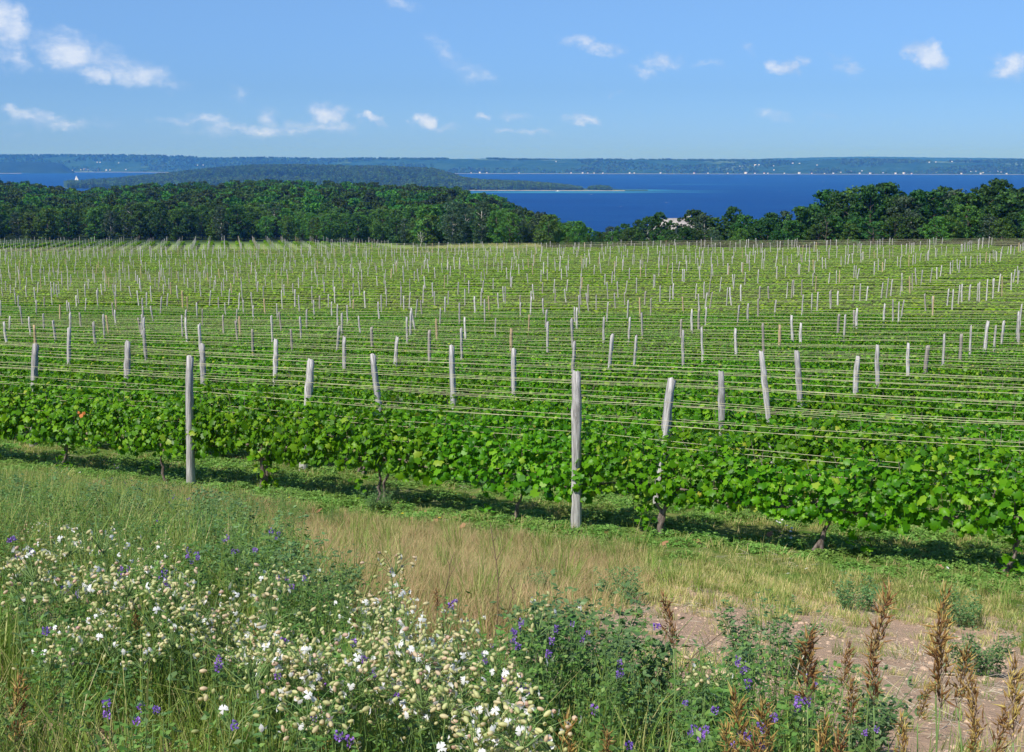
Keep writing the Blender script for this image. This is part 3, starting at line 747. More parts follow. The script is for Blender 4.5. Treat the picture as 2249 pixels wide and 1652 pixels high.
# houses of the far shore (photo x, y of the foot, size in photo px, tint)
FH = [(190, 374, 3.2, 0), (198, 373.5, 5, 0), (205, 374, 3, 1), (172, 374.5, 3, 2), (245, 374.5, 3.4, 0), (253, 374, 3, 1), (287, 373, 2.6, 0), (227, 374.5, 2.6, 1), (395, 374.5, 2.8, 0), (445, 373.6, 2.6, 1),
      (226, 358.5, 2.8, 0), (232, 358.5, 2.4, 0), (272, 359.5, 2.2, 0), (443, 364.5, 2.4, 0), (455, 364.5, 2.6, 0),
      (1055, 380, 4, 0), (1036, 381, 2.6, 1), (1070, 381, 2.6, 0), (1140, 381, 2.6, 1), (1253, 381, 3, 0), (1278, 381.4, 3.4, 0), (1289, 381.4, 2.6, 1), (1303, 381.5, 2.6, 0), (1322, 381.5, 3, 1),
      (1380, 381.6, 3.4, 0), (1390, 381.6, 2.8, 0), (1447, 381.8, 3.4, 0), (1520, 381.8, 3.6, 2), (1550, 382, 3, 1), (1593, 382, 2.6, 0), (1632, 382, 5.5, 0), (1652, 382, 3, 1), (1672, 382, 3.4, 2), (1680, 381.4, 2.8, 0),
      (1716, 382, 3, 0), (1748, 382.2, 5, 0), (1775, 382.2, 3, 2), (1803, 382.3, 2.8, 1), (1822, 382.3, 3.4, 0), (1879, 382.3, 3.6, 0), (1902, 382, 4.5, 1), (1957, 382.4, 4, 0), (1975, 382.4, 5, 0), (1992, 382.4, 3, 2), (2100, 382.6, 3.4, 0),
      (2046, 379, 3, 0), (2121, 378.4, 4, 0), (2131, 377.5, 3, 0), (2147, 380, 3, 1), (2160, 378, 3.4, 0), (2170, 377, 3, 0), (2178, 377.5, 3.6, 0), (2186, 379, 3, 1), (2142, 382.6, 4, 0), (2198, 382.6, 3.4, 0), (2241, 382.6, 3.4, 0), (2218, 376, 2.8, 1),
      (1652, 365, 4.5, 0), (1660, 364, 3, 0), (1692, 366, 2.6, 1), (1733, 361, 3.4, 0), (1748, 361, 2.6, 0), (1786, 364.5, 3, 1), (1884, 376, 2.6, 0), (2029, 358.5, 3, 0), (2043, 358, 2.6, 0), (2078, 357, 2.8, 0), (2078.0 + 42, 355, 4.5, 2), (2134, 356, 3, 0),
      (1618, 367, 2.6, 0), (1838, 379, 3, 1), (1860, 377, 2.6, 0), (1930, 380, 2.6, 0), (1220, 357, 2.4, 0), (1693, 375, 3, 1)]
M['white_wall'] = plain('white_house_wall', (.72, .71, .68), (.84, .83, .80), 2, .7, .2); M['pale_roof'] = plain('pale_house_roof', (.55, .52, .48), (.72, .69, .65), 2, .7, .2)
HB = house_walls(9, 13, 5, 3.2).mesh('wall', M['white_wall'])
RBs = []
for mt in ('pale_roof', 'redroof', 'roof'):
    b = MB(); gable(b, 9, 13, 5, 3.2, .5); RBs.append(b.mesh('roof', M[mt]))
FH.sort(); r_ = np.random.default_rng(8)
cs = [0, 0]
def farz(px, S):
    top = EYE - tanof(np.interp(px, FSX, FSY)) * (fd0(px) + 1100) - 2 + 5 * (fbm(px * .02, px * 0, 3) - .5)
    D = fd0(px) + 1100 * S; wx = uof(px) * D
    z = top * np.sin(S * np.pi / 2)
    z = z * (.82 + .36 * fbm(wx * .0013 + 3, D * .0013 + 8, 3) * np.sin(S * np.pi))
    return D, z
SS = np.linspace(.01, 1.0, 200)
for (px, py, szp, kd) in FH:
    D_, z_ = farz(np.full(200, float(px)), SS)
    yy = np.array([(158.5 + (EYE - z) / d * FPX) * 1652 / 752 for z, d in zip(z_, D_)])
    i = int(np.argmin(np.abs(yy - py))); D, z = D_[i], z_[i]
    s = szp / 2249 * 1024 / FPX * D / 13 * 1.02
    up = i > 25
    e = empty('lakeside_house', (uof(px) * D, D, z + (4 if up else 1.5)), r_.uniform(-.6, .6), s)
    colr = ('white house with a pale roof', 'white house with a red roof', 'white house with a grey roof')[2 if kd == 1 else (1 if kd == 2 else 0)]
    tag(e, '%s %s, %s from left' % (colr, 'up on the hills across the lake' if up else 'on the far lake shore', ordw(cs[up])), 'house', 'houses across the lake')
    cs[up] += 1
    link(bpy.data.objects.new('wall', HB), e); link(bpy.data.objects.new('roof', RBs[{0: 0, 1: 2, 2: 1}[kd]]), e)

# boats
def sailboat():
    p = hit_plane(168, 397); e = empty('sailboat', p, R(12), 1.35); tag(e, 'white sailboat under full sail on the blue water at left', 'sailboat')
    M['sail'] = plain('sail_cloth', (.82, .82, .82), (.88, .88, .88), 1, .7, .2); M['hull'] = plain('boat_hull', (.7, .7, .72), (.8, .8, .8), 1, .4, .5)
    b = MB(); L = np.linspace(-5.5, 5.5, 9); V = []
    for x in L:
        w_ = 1.7 * (1 - abs(x / 5.6) ** 2.4); V += [(x, -w_, 1.1), (x, -w_ * .6, 0), (x, 0, -.5), (x, w_ * .6, 0), (x, w_, 1.1)]
    b.add(V, grid_faces(9, 5)); b.add([V[i * 5] for i in range(9)] + [V[i * 5 + 4] for i in range(9)], np.array([(i, i + 1, i + 10, i + 9) for i in range(8)])); b.build('hull', M['hull'], e)
    b = MB(); b.add(*tube([(.6, 0, 1), (.6, 0, 15.2)], .09, 6)); b.build('mast', M['hull'], e)
    for nm, tri in (('mainsail', [(.4, 0, 2.2), (-5.0, .9, 2.3), (.4, 0, 15.0)]), ('jib', [(.8, 0, 13.0), (1.0, .5, 2.0), (5.4, 0, 1.4)])):
        T = np.array(tri, float); b = MB(); k = 7; V = []; F = []
        for i in range(k + 1):
            for j in range(k + 1 - i):
                u, v = i / k, j / k; q = T[0] * (1 - u - v) + T[1] * u + T[2] * v; q = q + np.array([0, 1.2 * (u * v + u * (1 - u - v) + v * (1 - u - v)), 0]); V.append(q)
        ix = {}; c = 0
        for i in range(k + 1):
            for j in range(k + 1 - i): ix[i, j] = c; c += 1
        for i in range(k):
            for j in range(k - i):
                F.append((ix[i, j], ix[i + 1, j], ix[i, j + 1]))
                if j < k - i - 1: F.append((ix[i + 1, j], ix[i + 1, j + 1], ix[i, j + 1]))
        n0 = len(V); V = V + [v + np.array([0, .03, 0]) for v in V]; F = F + [tuple(a + n0 for a in f[::-1]) for f in F]
        b.add(V, F); b.build(nm, M['sail'], e)
sailboat()
def motorboat():
    p = hit_plane(1225, 421); e = empty('motorboat', p, R(8)); tag(e, 'small white motorboat anchored off the wooded point', 'motorboat')
    b = MB(); L = np.linspace(-5, 5.5, 8); V = []
    for x in L:
        w_ = 1.6 * (1 - max(0, x / 5.6) ** 2.2); V += [(x, -w_, 1.5 + max(0, x) * .08), (x, -w_ * .7, 0), (x, 0, -.4), (x, w_ * .7, 0), (x, w_, 1.5 + max(0, x) * .08)]
    b.add(V, grid_faces(8, 5)); b.add([V[i * 5] for i in range(8)] + [V[i * 5 + 4] for i in range(8)], np.array([(i, i + 1, i + 9, i + 8) for i in range(7)])); b.add([V[0], V[1], V[2], V[3], V[4]], [(0, 1, 2, 3, 4)]); b.build('hull', M['hull'], e)
    b = MB(); b.add([(-1.6, -1.1, 1.5), (1.8, -1.0, 1.5), (1.8, 1.0, 1.5), (-1.6, 1.1, 1.5), (-1.4, -1, 3.0), (.9, -.9, 3.0), (.9, .9, 3.0), (-1.4, 1, 3.0)], [(0, 1, 5, 4), (1, 2, 6, 5), (2, 3, 7, 6), (3, 0, 4, 7), (4, 5, 6, 7)]); b.build('cabin', M['sail'], e)
motorboat()

# ------------------------------------------------------------------ vineyard
NROW = 77
def row_P(n): return 7 * SP + n * SP            # n = 0 is the front row
T0 = 3.225 * SP; TS = 7.05
T0R = [7.76, 7.44, 7.18, 6.97, 7.04, 6.66, 6.60, 6.38, 6.50, 6.37, 6.30, 6.38, 6.33, 6.33, 6.40]                  # posts stand in lines across the rows
ROWANG = math.atan2(TY, TX)
def post_mesh(seed, mt, h=2.13, w_=.049):
    r = np.random.default_rng(seed); b = MB(); k = 7; lv = np.array([-.15, 0, .2, .4, .6, .8, 1.0, 1.15, 1.3, 1.45, 1.6, 1.75, 1.88, h])
    th = np.arange(k) * 2 * np.pi / k + .2; base = w_ * (1 + r.uniform(-.32, .25, k)); V = []
    off = np.cumsum(r.normal(0, .0045, (len(lv), 2)), 0); nk = r.integers(0, k); nl = r.integers(6, 12)
    for i, z in enumerate(lv):
        rr = base * (1.18 - .1 * z) * (1 + r.normal(0, .085, k)) * (.93 if i == len(lv) - 1 else 1); rr[nk] *= .55 if i == nl else 1; rr[(nk + 3) % k] *= .5 if i == len(lv) - 1 else 1
        V += [(rr[j] * np.cos(th[j]) * .92 + off[i, 0], rr[j] * np.sin(th[j]) + off[i, 1], z + (r.uniform(-.05, .02) if i == len(lv) - 1 else 0)) for j in range(k)]
    F = [(i * k + j, i * k + (j + 1) % k, (i + 1) * k + (j + 1) % k, (i + 1) * k + j) for i in range(len(lv) - 1) for j in range(k)] + [tuple((len(lv) - 1) * k + np.arange(k))]
    b.add(V, F)
    return b.mesh('post', M[mt])
POSTS = [post_mesh(20 + i, 'post') for i in range(5)] + [post_mesh(30 + i, 'post_dark', 2.0) for i in range(2)] + [post_mesh(40 + i, 'post_new', 2.05, .045) for i in range(2)]
POST_FAT = [post_mesh(50 + i, 'post', 2.12, .066) for i in range(2)]

def vine_meshes(seed, n=1180, near=True):
    r = np.random.default_rng(seed); L = 1.30
    b = MB()
    # twisted trunks and the arms tied to the lowest wire
    for k in range(r.integers(1, 3)):
        x1 = r.uniform(-.25, .25); x0 = r.normal(0, .05); z = np.linspace(-.05, .70, 8)
        c = np.stack([np.linspace(x0, x1, 8) + r.normal(0, .02, 8), r.normal(0, .02, 8), z], -1)
        b.add(*tube(c, np.linspace(.040, .022, 8) * r.uniform(.7, 1.15) * (1 + r.normal(0, .12, 8)), 7))
        for s in (-1, 1):
            xx = np.linspace(x1, s * 1.2, 8); cz = .72 + .06 * np.sin(np.linspace(0, 3, 8) + r.uniform(0, 3)) - .03 * np.linspace(0, 1, 8)
            b.add(*tube(np.stack([xx, r.normal(0, .02, 8), cz], -1), np.linspace(.024, .010, 8), 5))
    for k in range(16):
        x = r.uniform(-1.25, 1.25); hh = r.uniform(1.15, 1.6)
        b.add(*tube([(x, 0, .72), (x + r.normal(0, .05), r.normal(0, .06), 1.0), (x + r.normal(0, .1), r.normal(0, .09), hh)], [.006, .005, .0025], 4))
    wood_ = b.mesh('trunk', M['bark'], True)
    b = MB()
    x = r.uniform(-L, L, n)
    top = 1.40 + .20 * (vn(x * 2.2 + seed * 7, np.full(n, seed * 1.3)) - .5) * 2 + .04
    bot = .40 + .30 * (vn(x * 1.7 + seed * 3, np.full(n, 50 + seed * 1.3)))
    z = bot + (top - bot) * r.beta(1.15, 1.05, n)
    f = (z - bot) / (top - bot)
    th = .31 * np.sqrt(np.clip(1 - (f - .45) ** 2 * 2.6, .08, 1)) * r.uniform(.85, 1.2, n)
    side = np.where(r.random(n) < .5, -1, 1)
    y = side * th * np.sqrt(r.uniform(.15, 1.2, n))
    C = np.stack([x, y, z], -1)
    outw = np.stack([r.normal(0, .7, n), side * (1.0 - .5 * f) + r.normal(0, .3, n), .25 + .75 * f + r.normal(0, .45, n)], -1)
    tip = np.stack([r.normal(0, .9, n), side * .35, -.8 + .5 * f + r.normal(0, .5, n)], -1)
    sz = np.clip(r.lognormal(math.log(.098), .32, n), .045, .165) * (1.05 - .25 * f)
    T, F = (LEAF, LF)
    b.add(*stamp(T, F, C, frames(outw, tip), np.stack([sz * r.uniform(.75, 1.15, n), sz, sz * r.uniform(-.5, 3.2, n)], -1)))
    # shoots standing above the hedge and a few suckers low on the trunk
    m_ = 100
    sx = r.uniform(-L, L, 9)[r.integers(0, 9, m_)]; C = np.stack([sx + r.normal(0, .04, m_), r.normal(0, .05, m_), r.uniform(1.3, 1.68, m_)], -1)
    b.add(*stamp(T, F, C, frames(r.normal(0, .7, (m_, 3)) + (0, 0, .7), r.normal(0, 1, (m_, 3)) + (0, 0, -.3)), r.uniform(.04, .085, m_)))
    m_ = int(r.choice([6, 14, 36, 50])); q = r.uniform(-.5, .5)
    C = np.stack([q + r.normal(0, .1, m_), r.normal(0, .09, m_), r.uniform(.1, .65, m_)], -1)
    b.add(*stamp(T, F, C, frames(r.normal(0, .6, (m_, 3)) + (0, -.4, .7), r.normal(0, 1, (m_, 3)) + (0, 0, -.6)), r.uniform(.07, .12, m_)))
    return wood_, b.mesh('foliage', M['vine'])
VINES = [vine_meshes(s) for s in range(7)]
def vine_lod(seed, n=300):
    r = np.random.default_rng(seed); b = MB(); x = r.uniform(-1.3, 1.3, n); z = .55 + .82 * r.beta(1.3, 1.0, n); f = (z - .6) / .75
    side = np.where(r.random(n) < .5, -1, 1); y = side * .26 * np.sqrt(r.uniform(.1, 1.3, n))
    b.add(*stamp(LEAF5, LF5, np.stack([x, y, z], -1), frames(np.stack([r.normal(0, .5, n), side * 1., .3 + .9 * f + r.normal(0, .35, n)], -1), np.stack([r.normal(0, .5, n), side * .3, -1 + r.normal(0, .3, n)], -1)), r.uniform(.15, .26, n)))
    return b.mesh('foliage', M['vine_far'])
VLOD = [vine_lod(70 + i) for i in range(5)]

def vis_px(x, y, z, pad=60):
    px, py = project(x, y, z)
    return (px > -pad) & (px < 2249 + pad) & (y > 1)
posts, vines = [], []
for n in range(NROW):
    P_ = row_P(n)
    lo, hi = .126 * P_ - 5, 1.19 * P_ + 6
    m0 = math.floor((lo - T0) / TS); m1 = math.ceil((hi - T0) / TS)
    jr = (T0R[n] if n < 15 else 6.35 + rng.normal(0, .3)) - T0
    for k in range(m0, m1 + 1):
        tt = T0 + k * TS + jr + (rng.normal(0, .22) if n > 3 and k else 0) + (.24 * k if n == 0 else 0)
        x, y = XY(P_, tt)
        if vis_px(x, y, float(H(x, y)) + 1, 30): posts.append((n, tt, x, y))
        for j in range(3):
            tv = T0 + k * TS + jr + TS * (j + .5) / 3
            x, y = XY(P_, tv)
            if vis_px(x, y, float(H(x, y)) + 1, 120 if n < 6 else 40): vines.append((n, tv, x, y))
def rowname(n): return 'front' if n == 0 else ordw(n)
posts.sort(key=lambda a: (a[0], a[2] / a[3]))
cp = {}
for i, (n, tt, x, y) in enumerate(posts[:300]):
    g = float(H(x, y)); rr = rng.random()
    tan = n > 5 and rr < .07
    dark = (not tan) and n > 5 and rr < .2
    me = POST_FAT[i % 2] if n < 5 else POSTS[7 + i % 2] if tan else POSTS[5 + i % 2] if dark else POSTS[i % 5]
    o = bpy.data.objects.new('trellis_post', me); link(o)
    lx, ly = rng.normal(0, .045), rng.normal(0, .05)
    if n == 0: lx, ly = 0.0, -.01
    if n < 5: x, y = x - PX * .25, y - PY * .25
    hs = rng.uniform(.96, 1.10)
    if n == 1 and abs(tt - T0) < .5: ly = .10; hs = 1.0
    if n == 1 and 12 < tt < 25: ly = .09
    if n == 0: hs = 1.12
    if n == 0 and abs(tt - T0) > 3: ly = .05; hs = 1.10
    o.location = (x, y, g); o.rotation_euler = (lx, ly, rng.uniform(0, 6.28) if n > 1 else rng.uniform(-.3, .3)); ws_ = rng.uniform(.9, 1.25) if n > 4 else (1.0, 1.0, .92, .9, .88)[n]; o.scale = (ws_, ws_, hs)
    if ly: o.rotation_euler = (lx, ly, rng.uniform(-.3, .3))
    c = cp.get(n, 0); cp[n] = c + 1
    tag(o, '%s wooden post in the %s vine row, %s from the left' % ('tan' if tan else 'grey-brown' if dark else 'weathered silver-grey', rowname(n), ordw(c)), 'post', 'wooden posts of the vine trellises')
# the remaining far posts as one object, together with those of the small block beyond
rest = posts[300:]
PP = [(x, y) for (_, _, x, y) in rest]
def block_posts():
    """small second block at the far left: rows run away from the camera"""
    out = []; vin = []; wires = []
    a0 = math.atan(uof(495)); dx, dy = math.sin(a0), math.cos(a0)       # along those rows
    cx, cy = uof(495) * 300, 300
    for k in range(-16, 19):
        off = k * 3.9; line = []
        for s in np.arange(2, 84, 7.5):
            x = cx + off * dy + dx * s; y = cy - off * dx * 1.0 + dy * s
            px = (x / y * FPX + 512) * 2249 / 1024; d = math.hypot(x, y)
            if -40 < px < 855 and 297 < d < 383 - max(0, px - 560) * .07: line.append((x, y))
        if len(line) > 1:
            out += line; wires.append(line)
            L_ = np.array(line); u = norm(L_[-1] - L_[0])
            ln = np.linalg.norm(L_[-1] - L_[0])
            for s in np.arange(0, ln, 2.3): vin.append((*(L_[0] + u * s), math.atan2(u[1], u[0])))
    return out, vin, wires
bpst, bvin, bwir = block_posts()
PP = np.array(PP + bpst)
P3 = np.stack([PP[:, 0], PP[:, 1], H(PP[:, 0], PP[:, 1])], -1); n_ = len(P3)
rr = rng.random(n_); ki = np.where(rr < .1, 7, np.where(rr < .2, 5, rng.integers(0, 5, n_)))
scatter('distant_posts', POSTS, P3, np.stack([rng.normal(0, .05, n_), rng.normal(0, .05, n_), rng.uniform(0, 6, n_)], -1), np.stack([np.full(n_, 1.0), np.full(n_, 1.0), rng.uniform(.98, 1.1, n_)], -1), ki,
        'pale wooden posts of the farthest vine rows', 'posts')
vines.sort(key=lambda a: (a[0], a[2] / a[3]))
cv = {}
for i, (n, tv, x, y) in enumerate(vines[:300]):
    g = float(H(x, y)); v = VINES[(i * 3 + n) % 7]
    e = empty('grapevine', (x, y, g), ROWANG + (math.pi if rng.random() < .5 else 0), (1, rng.uniform(.9, 1.15), rng.uniform(.93, 1.07) * (1 if n == 0 else .93 if n == 1 else .84)))
    c = cv.get(n, 0); cv[n] = c + 1
    tag(e, 'leafy green grapevine in the %s vine row, %s from the left' % (rowname(n), ordw(c)), 'grapevine', 'grapevines trained along the trellis rows')
    link(bpy.data.objects.new('trunk', v[0]), e); link(bpy.data.objects.new('foliage', v[1]), e)
rv = vines[300:]
X = np.array([(x, y, ROWANG) for (_, _, x, y) in rv] + bvin); n_ = len(X)
nrow_mid = sum(1 for a in rv if a[0] < 24)
allm = [v[1] for v in VINES] + VLOD
kk = np.concatenate([rng.integers(0, 7, nrow_mid), rng.integers(7, 12, n_ - nrow_mid)])
sc_ = np.stack([np.ones(n_), rng.uniform(.85, 1.15, n_), rng.uniform(.74, .88, n_)], -1)
# gaps : some far rows are thinner and lower
gap = (vn(X[:, 0] * .03, X[:, 1] * .05) > .80) & (np.arange(n_) > nrow_mid); sc_[gap, 2] *= .72
sc_[len(rv):, 2] *= .7; sc_[len(rv):, 1] *= 2.4
thin = (PT(X[:, 0], X[:, 1])[0] > 120) & (PT(X[:, 0], X[:, 1])[1] > 110) & (np.sin(PT(X[:, 0], X[:, 1])[0] * .11) > .1) & (np.arange(n_) < len(rv)); sc_[thin, 2] *= .45; sc_[thin, 1] *= .7
scatter('distant_vines', allm, np.stack([X[:, 0], X[:, 1], H(X[:, 0], X[:, 1])], -1), np.stack([0 * X[:, 0], 0 * X[:, 0], X[:, 2]], -1), sc_, kk,
        'green grapevines of the farther rows stretching to the trees', 'grapevines')

# wires : each one strung along a whole row
WZ = [(.80, 0, 'lowest'), (1.12, .05, 'second lowest'), (1.34, -.05, 'middle'), (1.40, .06, 'upper middle'), (1.66, -.05, 'second highest'), (1.71, .06, 'paired high'), (1.96, 0, 'top')]
def wire_pts(P_, zoff, yoff, r, ph):
    lo, hi = .126 * P_ - 6, 1.19 * P_ + 8
    ts = np.arange(math.floor((lo - T0) / TS), math.ceil((hi - T0) / TS) + 1) * TS + T0
    tt = np.concatenate([np.linspace(a, a + TS, 5)[:-1] for a in ts[:-1]] + [[ts[-1]]])
    x, y = XY(P_ + yoff, tt)
    hh = r.normal(0, .03, len(ts)); lift = np.interp(tt, ts, hh)
    fr = ((tt - ts[0]) / TS) % 1.0
    gz_ = np.interp(tt, ts, H(*XY(P_, ts)))
    return np.stack([x, y, gz_ + zoff + lift - ph * np.sin(np.pi * fr)], -1)
bst = MB(); nw = 0
for n in range(NROW):
    r = np.random.default_rng(300 + n)
    for (zo, yo, nm) in WZ:
        if n > 0 and nm in ('lowest', 'second lowest'): continue
        if n > 2 and nm == 'upper middle': continue
        if n > 4 and nm == 'paired high': continue
        if n % 3 == 2 and n > 6 and nm == 'middle': continue
        if n > 44 and nm == 'middle': continue
        c = wire_pts(row_P(n), zo, yo, r, r.uniform(.0, .05))
        rad_ = .0028 + .00003 * min(n, 50)
        V, F = tube(c, rad_, 4)
        if n < 66:
            b = MB(); b.add(V, F); o = b.build('trellis_wire', M['wire'])
            tag(o, 'pale %s wire strung along the %s vine row' % (nm, rowname(n)), 'wire', 'trellis wires of the vine rows')
        else: bst.add(V, F)
for line in bwir[::2]:
    L_ = np.array(line)
    for zo in (1.0, 1.4, 1.85):
        bst.add(*tube(np.stack([L_[:, 0], L_[:, 1], H(L_[:, 0], L_[:, 1]) + zo], -1), .008, 4))
tag(bst.build('distant_wires', M['wire']), 'pale wires of the farthest vine rows', 'wires', kind='stuff')

# ------------------------------------------------------------------ meadow plants and grasses
def blades(r, n, spread, h0, h1, w_, bend, seg=3):
    """n curved grass blades"""
    a = r.uniform(0, 2 * np.pi, n); q = spread * np.sqrt(r.random(n)); x0 = q * np.cos(a); y0 = q * np.sin(a)
    h = r.uniform(h0, h1, n); da = a + r.normal(0, .8, n); be = r.uniform(.1, 1, n) * bend; ww = w_ * r.uniform(.6, 1.3, n)
    px_, py_ = -np.sin(da + r.normal(0, .6, n)), np.cos(da)
    V = []
    for i in range(seg + 1):
        f = i / seg; d = h * be * f ** 2; z = h * (f - .35 * be * f ** 2) - .01; wi = ww * (1 - f ** 1.6) + .0003
        for s in (-1, 1): V.append(np.stack([x0 + np.cos(da) * d + s * px_ * wi, y0 + np.sin(da) * d + s * py_ * wi, z], -1))
    V = np.stack(V, 1); k = 2 * (seg + 1)
    F = np.array([(2 * i, 2 * i + 1, 2 * i + 3, 2 * i + 2) for i in range(seg)])
    return V.reshape(-1, 3), (F[None] + (np.arange(n) * k)[:, None, None]).reshape(-1, 4)
def leafy(r, nst, spread, h0, h1, leaf, nodes, mt, stem='stem', lean=.3, trip=True, asp=1.0):
    """leafy stems (alfalfa and the like)"""
    b = MB(); Cs = []; Ds = []
    for k in range(nst):
        a = r.uniform(0, 6.28); q = spread * math.sqrt(r.random()); h = r.uniform(h0, h1); l = r.uniform(0, lean)
        z = np.linspace(0, 1, 5); c = np.stack([q * np.cos(a) + np.cos(a) * l * h * z ** 1.5 + r.normal(0, .006, 5), q * np.sin(a) + np.sin(a) * l * h * z ** 1.5 + r.normal(0, .006, 5), h * z], -1)
        b.add(*tube(c, np.linspace(.0022, .0011, 5), 3, False), 1)
        for j in range(nodes):
            f = r.uniform(.15, 1.0); p = np.array([np.interp(f, z, c[:, i]) for i in range(3)]); aa = r.uniform(0, 6.28)
            d = np.array([np.cos(aa), np.sin(aa), r.uniform(.1, .9)]); p2 = p + d * r.uniform(.008, .03)
            for s in ((-.8, 0, .8) if trip else (0,)):
                Cs.append(p2); Ds.append([np.cos(aa + s), np.sin(aa + s), r.uniform(-.1, .7)])
    Cs = np.array(Cs); Ds = np.array(Ds); n = len(Cs)
    b.add(*stamp(DIAMOND * np.array([asp, 1, 1]), DF, Cs, frames(np.stack([r.normal(0, .5, n), r.normal(0, .5, n), np.ones(n)], -1), Ds), leaf * r.uniform(.6, 1.3, n)))
    return b.mesh('plant', [M[mt], M[stem]])
def tuft(seed, mt, *a, **k):
    b = MB(); b.add(*blades(np.random.default_rng(seed), *a, **k)); return b.mesh('tuft', M[mt])
def clover(seed):
    r = np.random.default_rng(seed); b = MB(); n = 260; a = r.uniform(0, 6.28, n); q = .26 * np.sqrt(r.random(n))
    C = np.stack([q * np.cos(a), q * np.sin(a), r.uniform(.01, .10, n) * (1.1 - q / .3)], -1); C = np.repeat(C, 3, 0); aa = np.repeat(r.uniform(0, 6.28, n), 3) + np.tile([0, 2.1, 4.2], n)
    nrm = np.repeat(np.stack([r.normal(0, .35, n), r.normal(0, .35, n) - .15, np.ones(n)], -1), 3, 0)
    b.add(*stamp(DIAMOND * np.array([1.7, 1, 1]), DF, C, frames(nrm, np.stack([np.cos(aa), np.sin(aa), 0 * aa], -1)), r.uniform(.016, .034, 3 * n)))
    b.add(*blades(r, 14, .25, .05, .16, .003, .6))
    return b.mesh('patch', M['clover'])
def grid_pts(x0, x1, y0, y1, dens, fn):
    n = int((x1 - x0) * (y1 - y0) * dens); x = rng.uniform(x0, x1, n); y = rng.uniform(y0, y1, n); z = H(x, y)
    px, py = project(x, y, z); k = (px > -120) & (px < 2370) & (py < 1900)
    x, y, z, px, py = x[k], y[k], z[k], px[k], py[k]; p, t = PT(x, y)
    px = px + 260 * (vn(x * .8 + 5, y * .8 + 2) - .5) * (px < 1000); w_ = fn(px, py, p, t, x, y); k = rng.random(len(x)) < w_
    return np.stack([x[k], y[k], z[k]], -1)
def soft(v, a, b): return np.clip((v - a) / (b - a), 0, 1)
# where the bare soil shows (photo grid) and where the leafy meadow is
def bare(px, py):
    e = ((px - 1900) / 680) ** 2 + ((py - 1460) / 140) ** 2
    f = ((px - 1480) / 330) ** 2 + ((py - 1362) / 50) ** 2
    g = ((px - 2200) / 260) ** 2 + ((py - 1600) / 170) ** 2
    h_ = ((px - 1090) / 150) ** 2 + ((py - 1160) / 14) ** 2
    return np.clip(1.25 - np.minimum(np.minimum(e, f), np.minimum(g, h_)), 0, 1)
def leafzone(px, py):
    line = np.interp(px, [0, 300, 560, 680, 760, 1100, 1250, 1450, 1700, 1850, 2249], [1060, 1090, 1180, 1350, 1480, 1545, 1545, 1555, 1595, 1720, 1800])
    return soft(py, line - 15, line + 50)
def rustzone(px, py):
    a = 1 - np.clip(((px - 940) / 520) ** 2 + ((py - 1290) / 170) ** 2, 0, 1)
    b_ = 1 - np.clip(((px - 260) / 520) ** 2 + ((py - 1140) / 130) ** 2, 0, 1)
    return np.clip(np.maximum(a, b_) * 1.6, 0, 1)
vnx = lambda x, y, f, o=0: vn(x * f + o, y * f + o)
# leafy alfalfa thicket
alf = [leafy(np.random.default_rng(60 + i), 13, .16, .22, .48, .016, 24, 'alfalfa') for i in range(4)] + [leafy(np.random.default_rng(66 + i), 12, .15, .18, .40, .015, 24, 'bluegreen') for i in range(3)]
P = grid_pts(-9, 8, 2.2, 20, 15, lambda px, py, p, t, x, y: np.maximum(leafzone(px, py) * (1 - .5 * (px < 620) * (py < 1230)) * (1 - .9 * soft(px, 1700, 1820)) * (1 - .35 * soft(py, 1400, 1550) * (px < 1000)), .20 * soft(620 - px, -120, 160) * (py > 1040) * (p < 15.6)) * (1 - .6 * bare(px, py)) * (.35 + .9 * vnx(x, y, .9, 3)))
n = len(P); scatter('alfalfa_thicket', alf, P, rz(n, .12), rng.uniform(.65, 1.1, n), rng.integers(0, 7, n), 'leafy green alfalfa thicket filling the near meadow', 'meadow plants')
# long green grass between
tg = [tuft(80 + i, 'grass', 46, .10, .18, .50, .0030, .75) for i in range(4)]
P = grid_pts(-9, 8, 2.2, 20, 34, lambda px, py, p, t, x, y: np.maximum(leafzone(px, py) * .9, .08 * (p < 15.6)) * (1 - .85 * bare(px, py)) * (.35 + .8 * vnx(x, y, 1.3, 30)))
n = len(P); scatter('meadow_grass', tg, P, rz(n, .15), rng.uniform(.55, 1.15, n), rng.integers(0, 4, n), 'long green meadow grass among the wildflowers', 'grass')
# extra long grass in the nearest left corner
P = grid_pts(-5, 3, 2.0, 6.5, 60, lambda px, py, p, t, x, y: soft(py, 1420, 1600) * soft(1500 - px, 0, 500) * (.4 + .6 * vnx(x, y, 1.5, 8)))
n = len(P); scatter('near_grass', tg, P, rz(n, .18), rng.uniform(.45, .9, n), rng.integers(0, 4, n), 'fresh green grass in the nearest meadow corner', 'grass')
# rusty fine grass
tr_ = [tuft(90 + i, 'rust', 60, .15, .10, .26, .0018, .9) for i in range(3)]
P = grid_pts(-10, 8, 4, 22, 62, lambda px, py, p, t, x, y: rustzone(px, py) * (1 - .8 * leafzone(px, py) * soft(px, 450, 700)) * (1 - .8 * bare(px, py)) * (p < 15.4) * (.35 + .9 * vnx(x, y, .8, 12)))
n = len(P); scatter('rusty_grass', tr_, P, rz(n, .2), rng.uniform(.6, 1.1, n), rng.integers(0, 3, n), 'fine rust-brown seeding grass on the bank before the vines', 'grass')
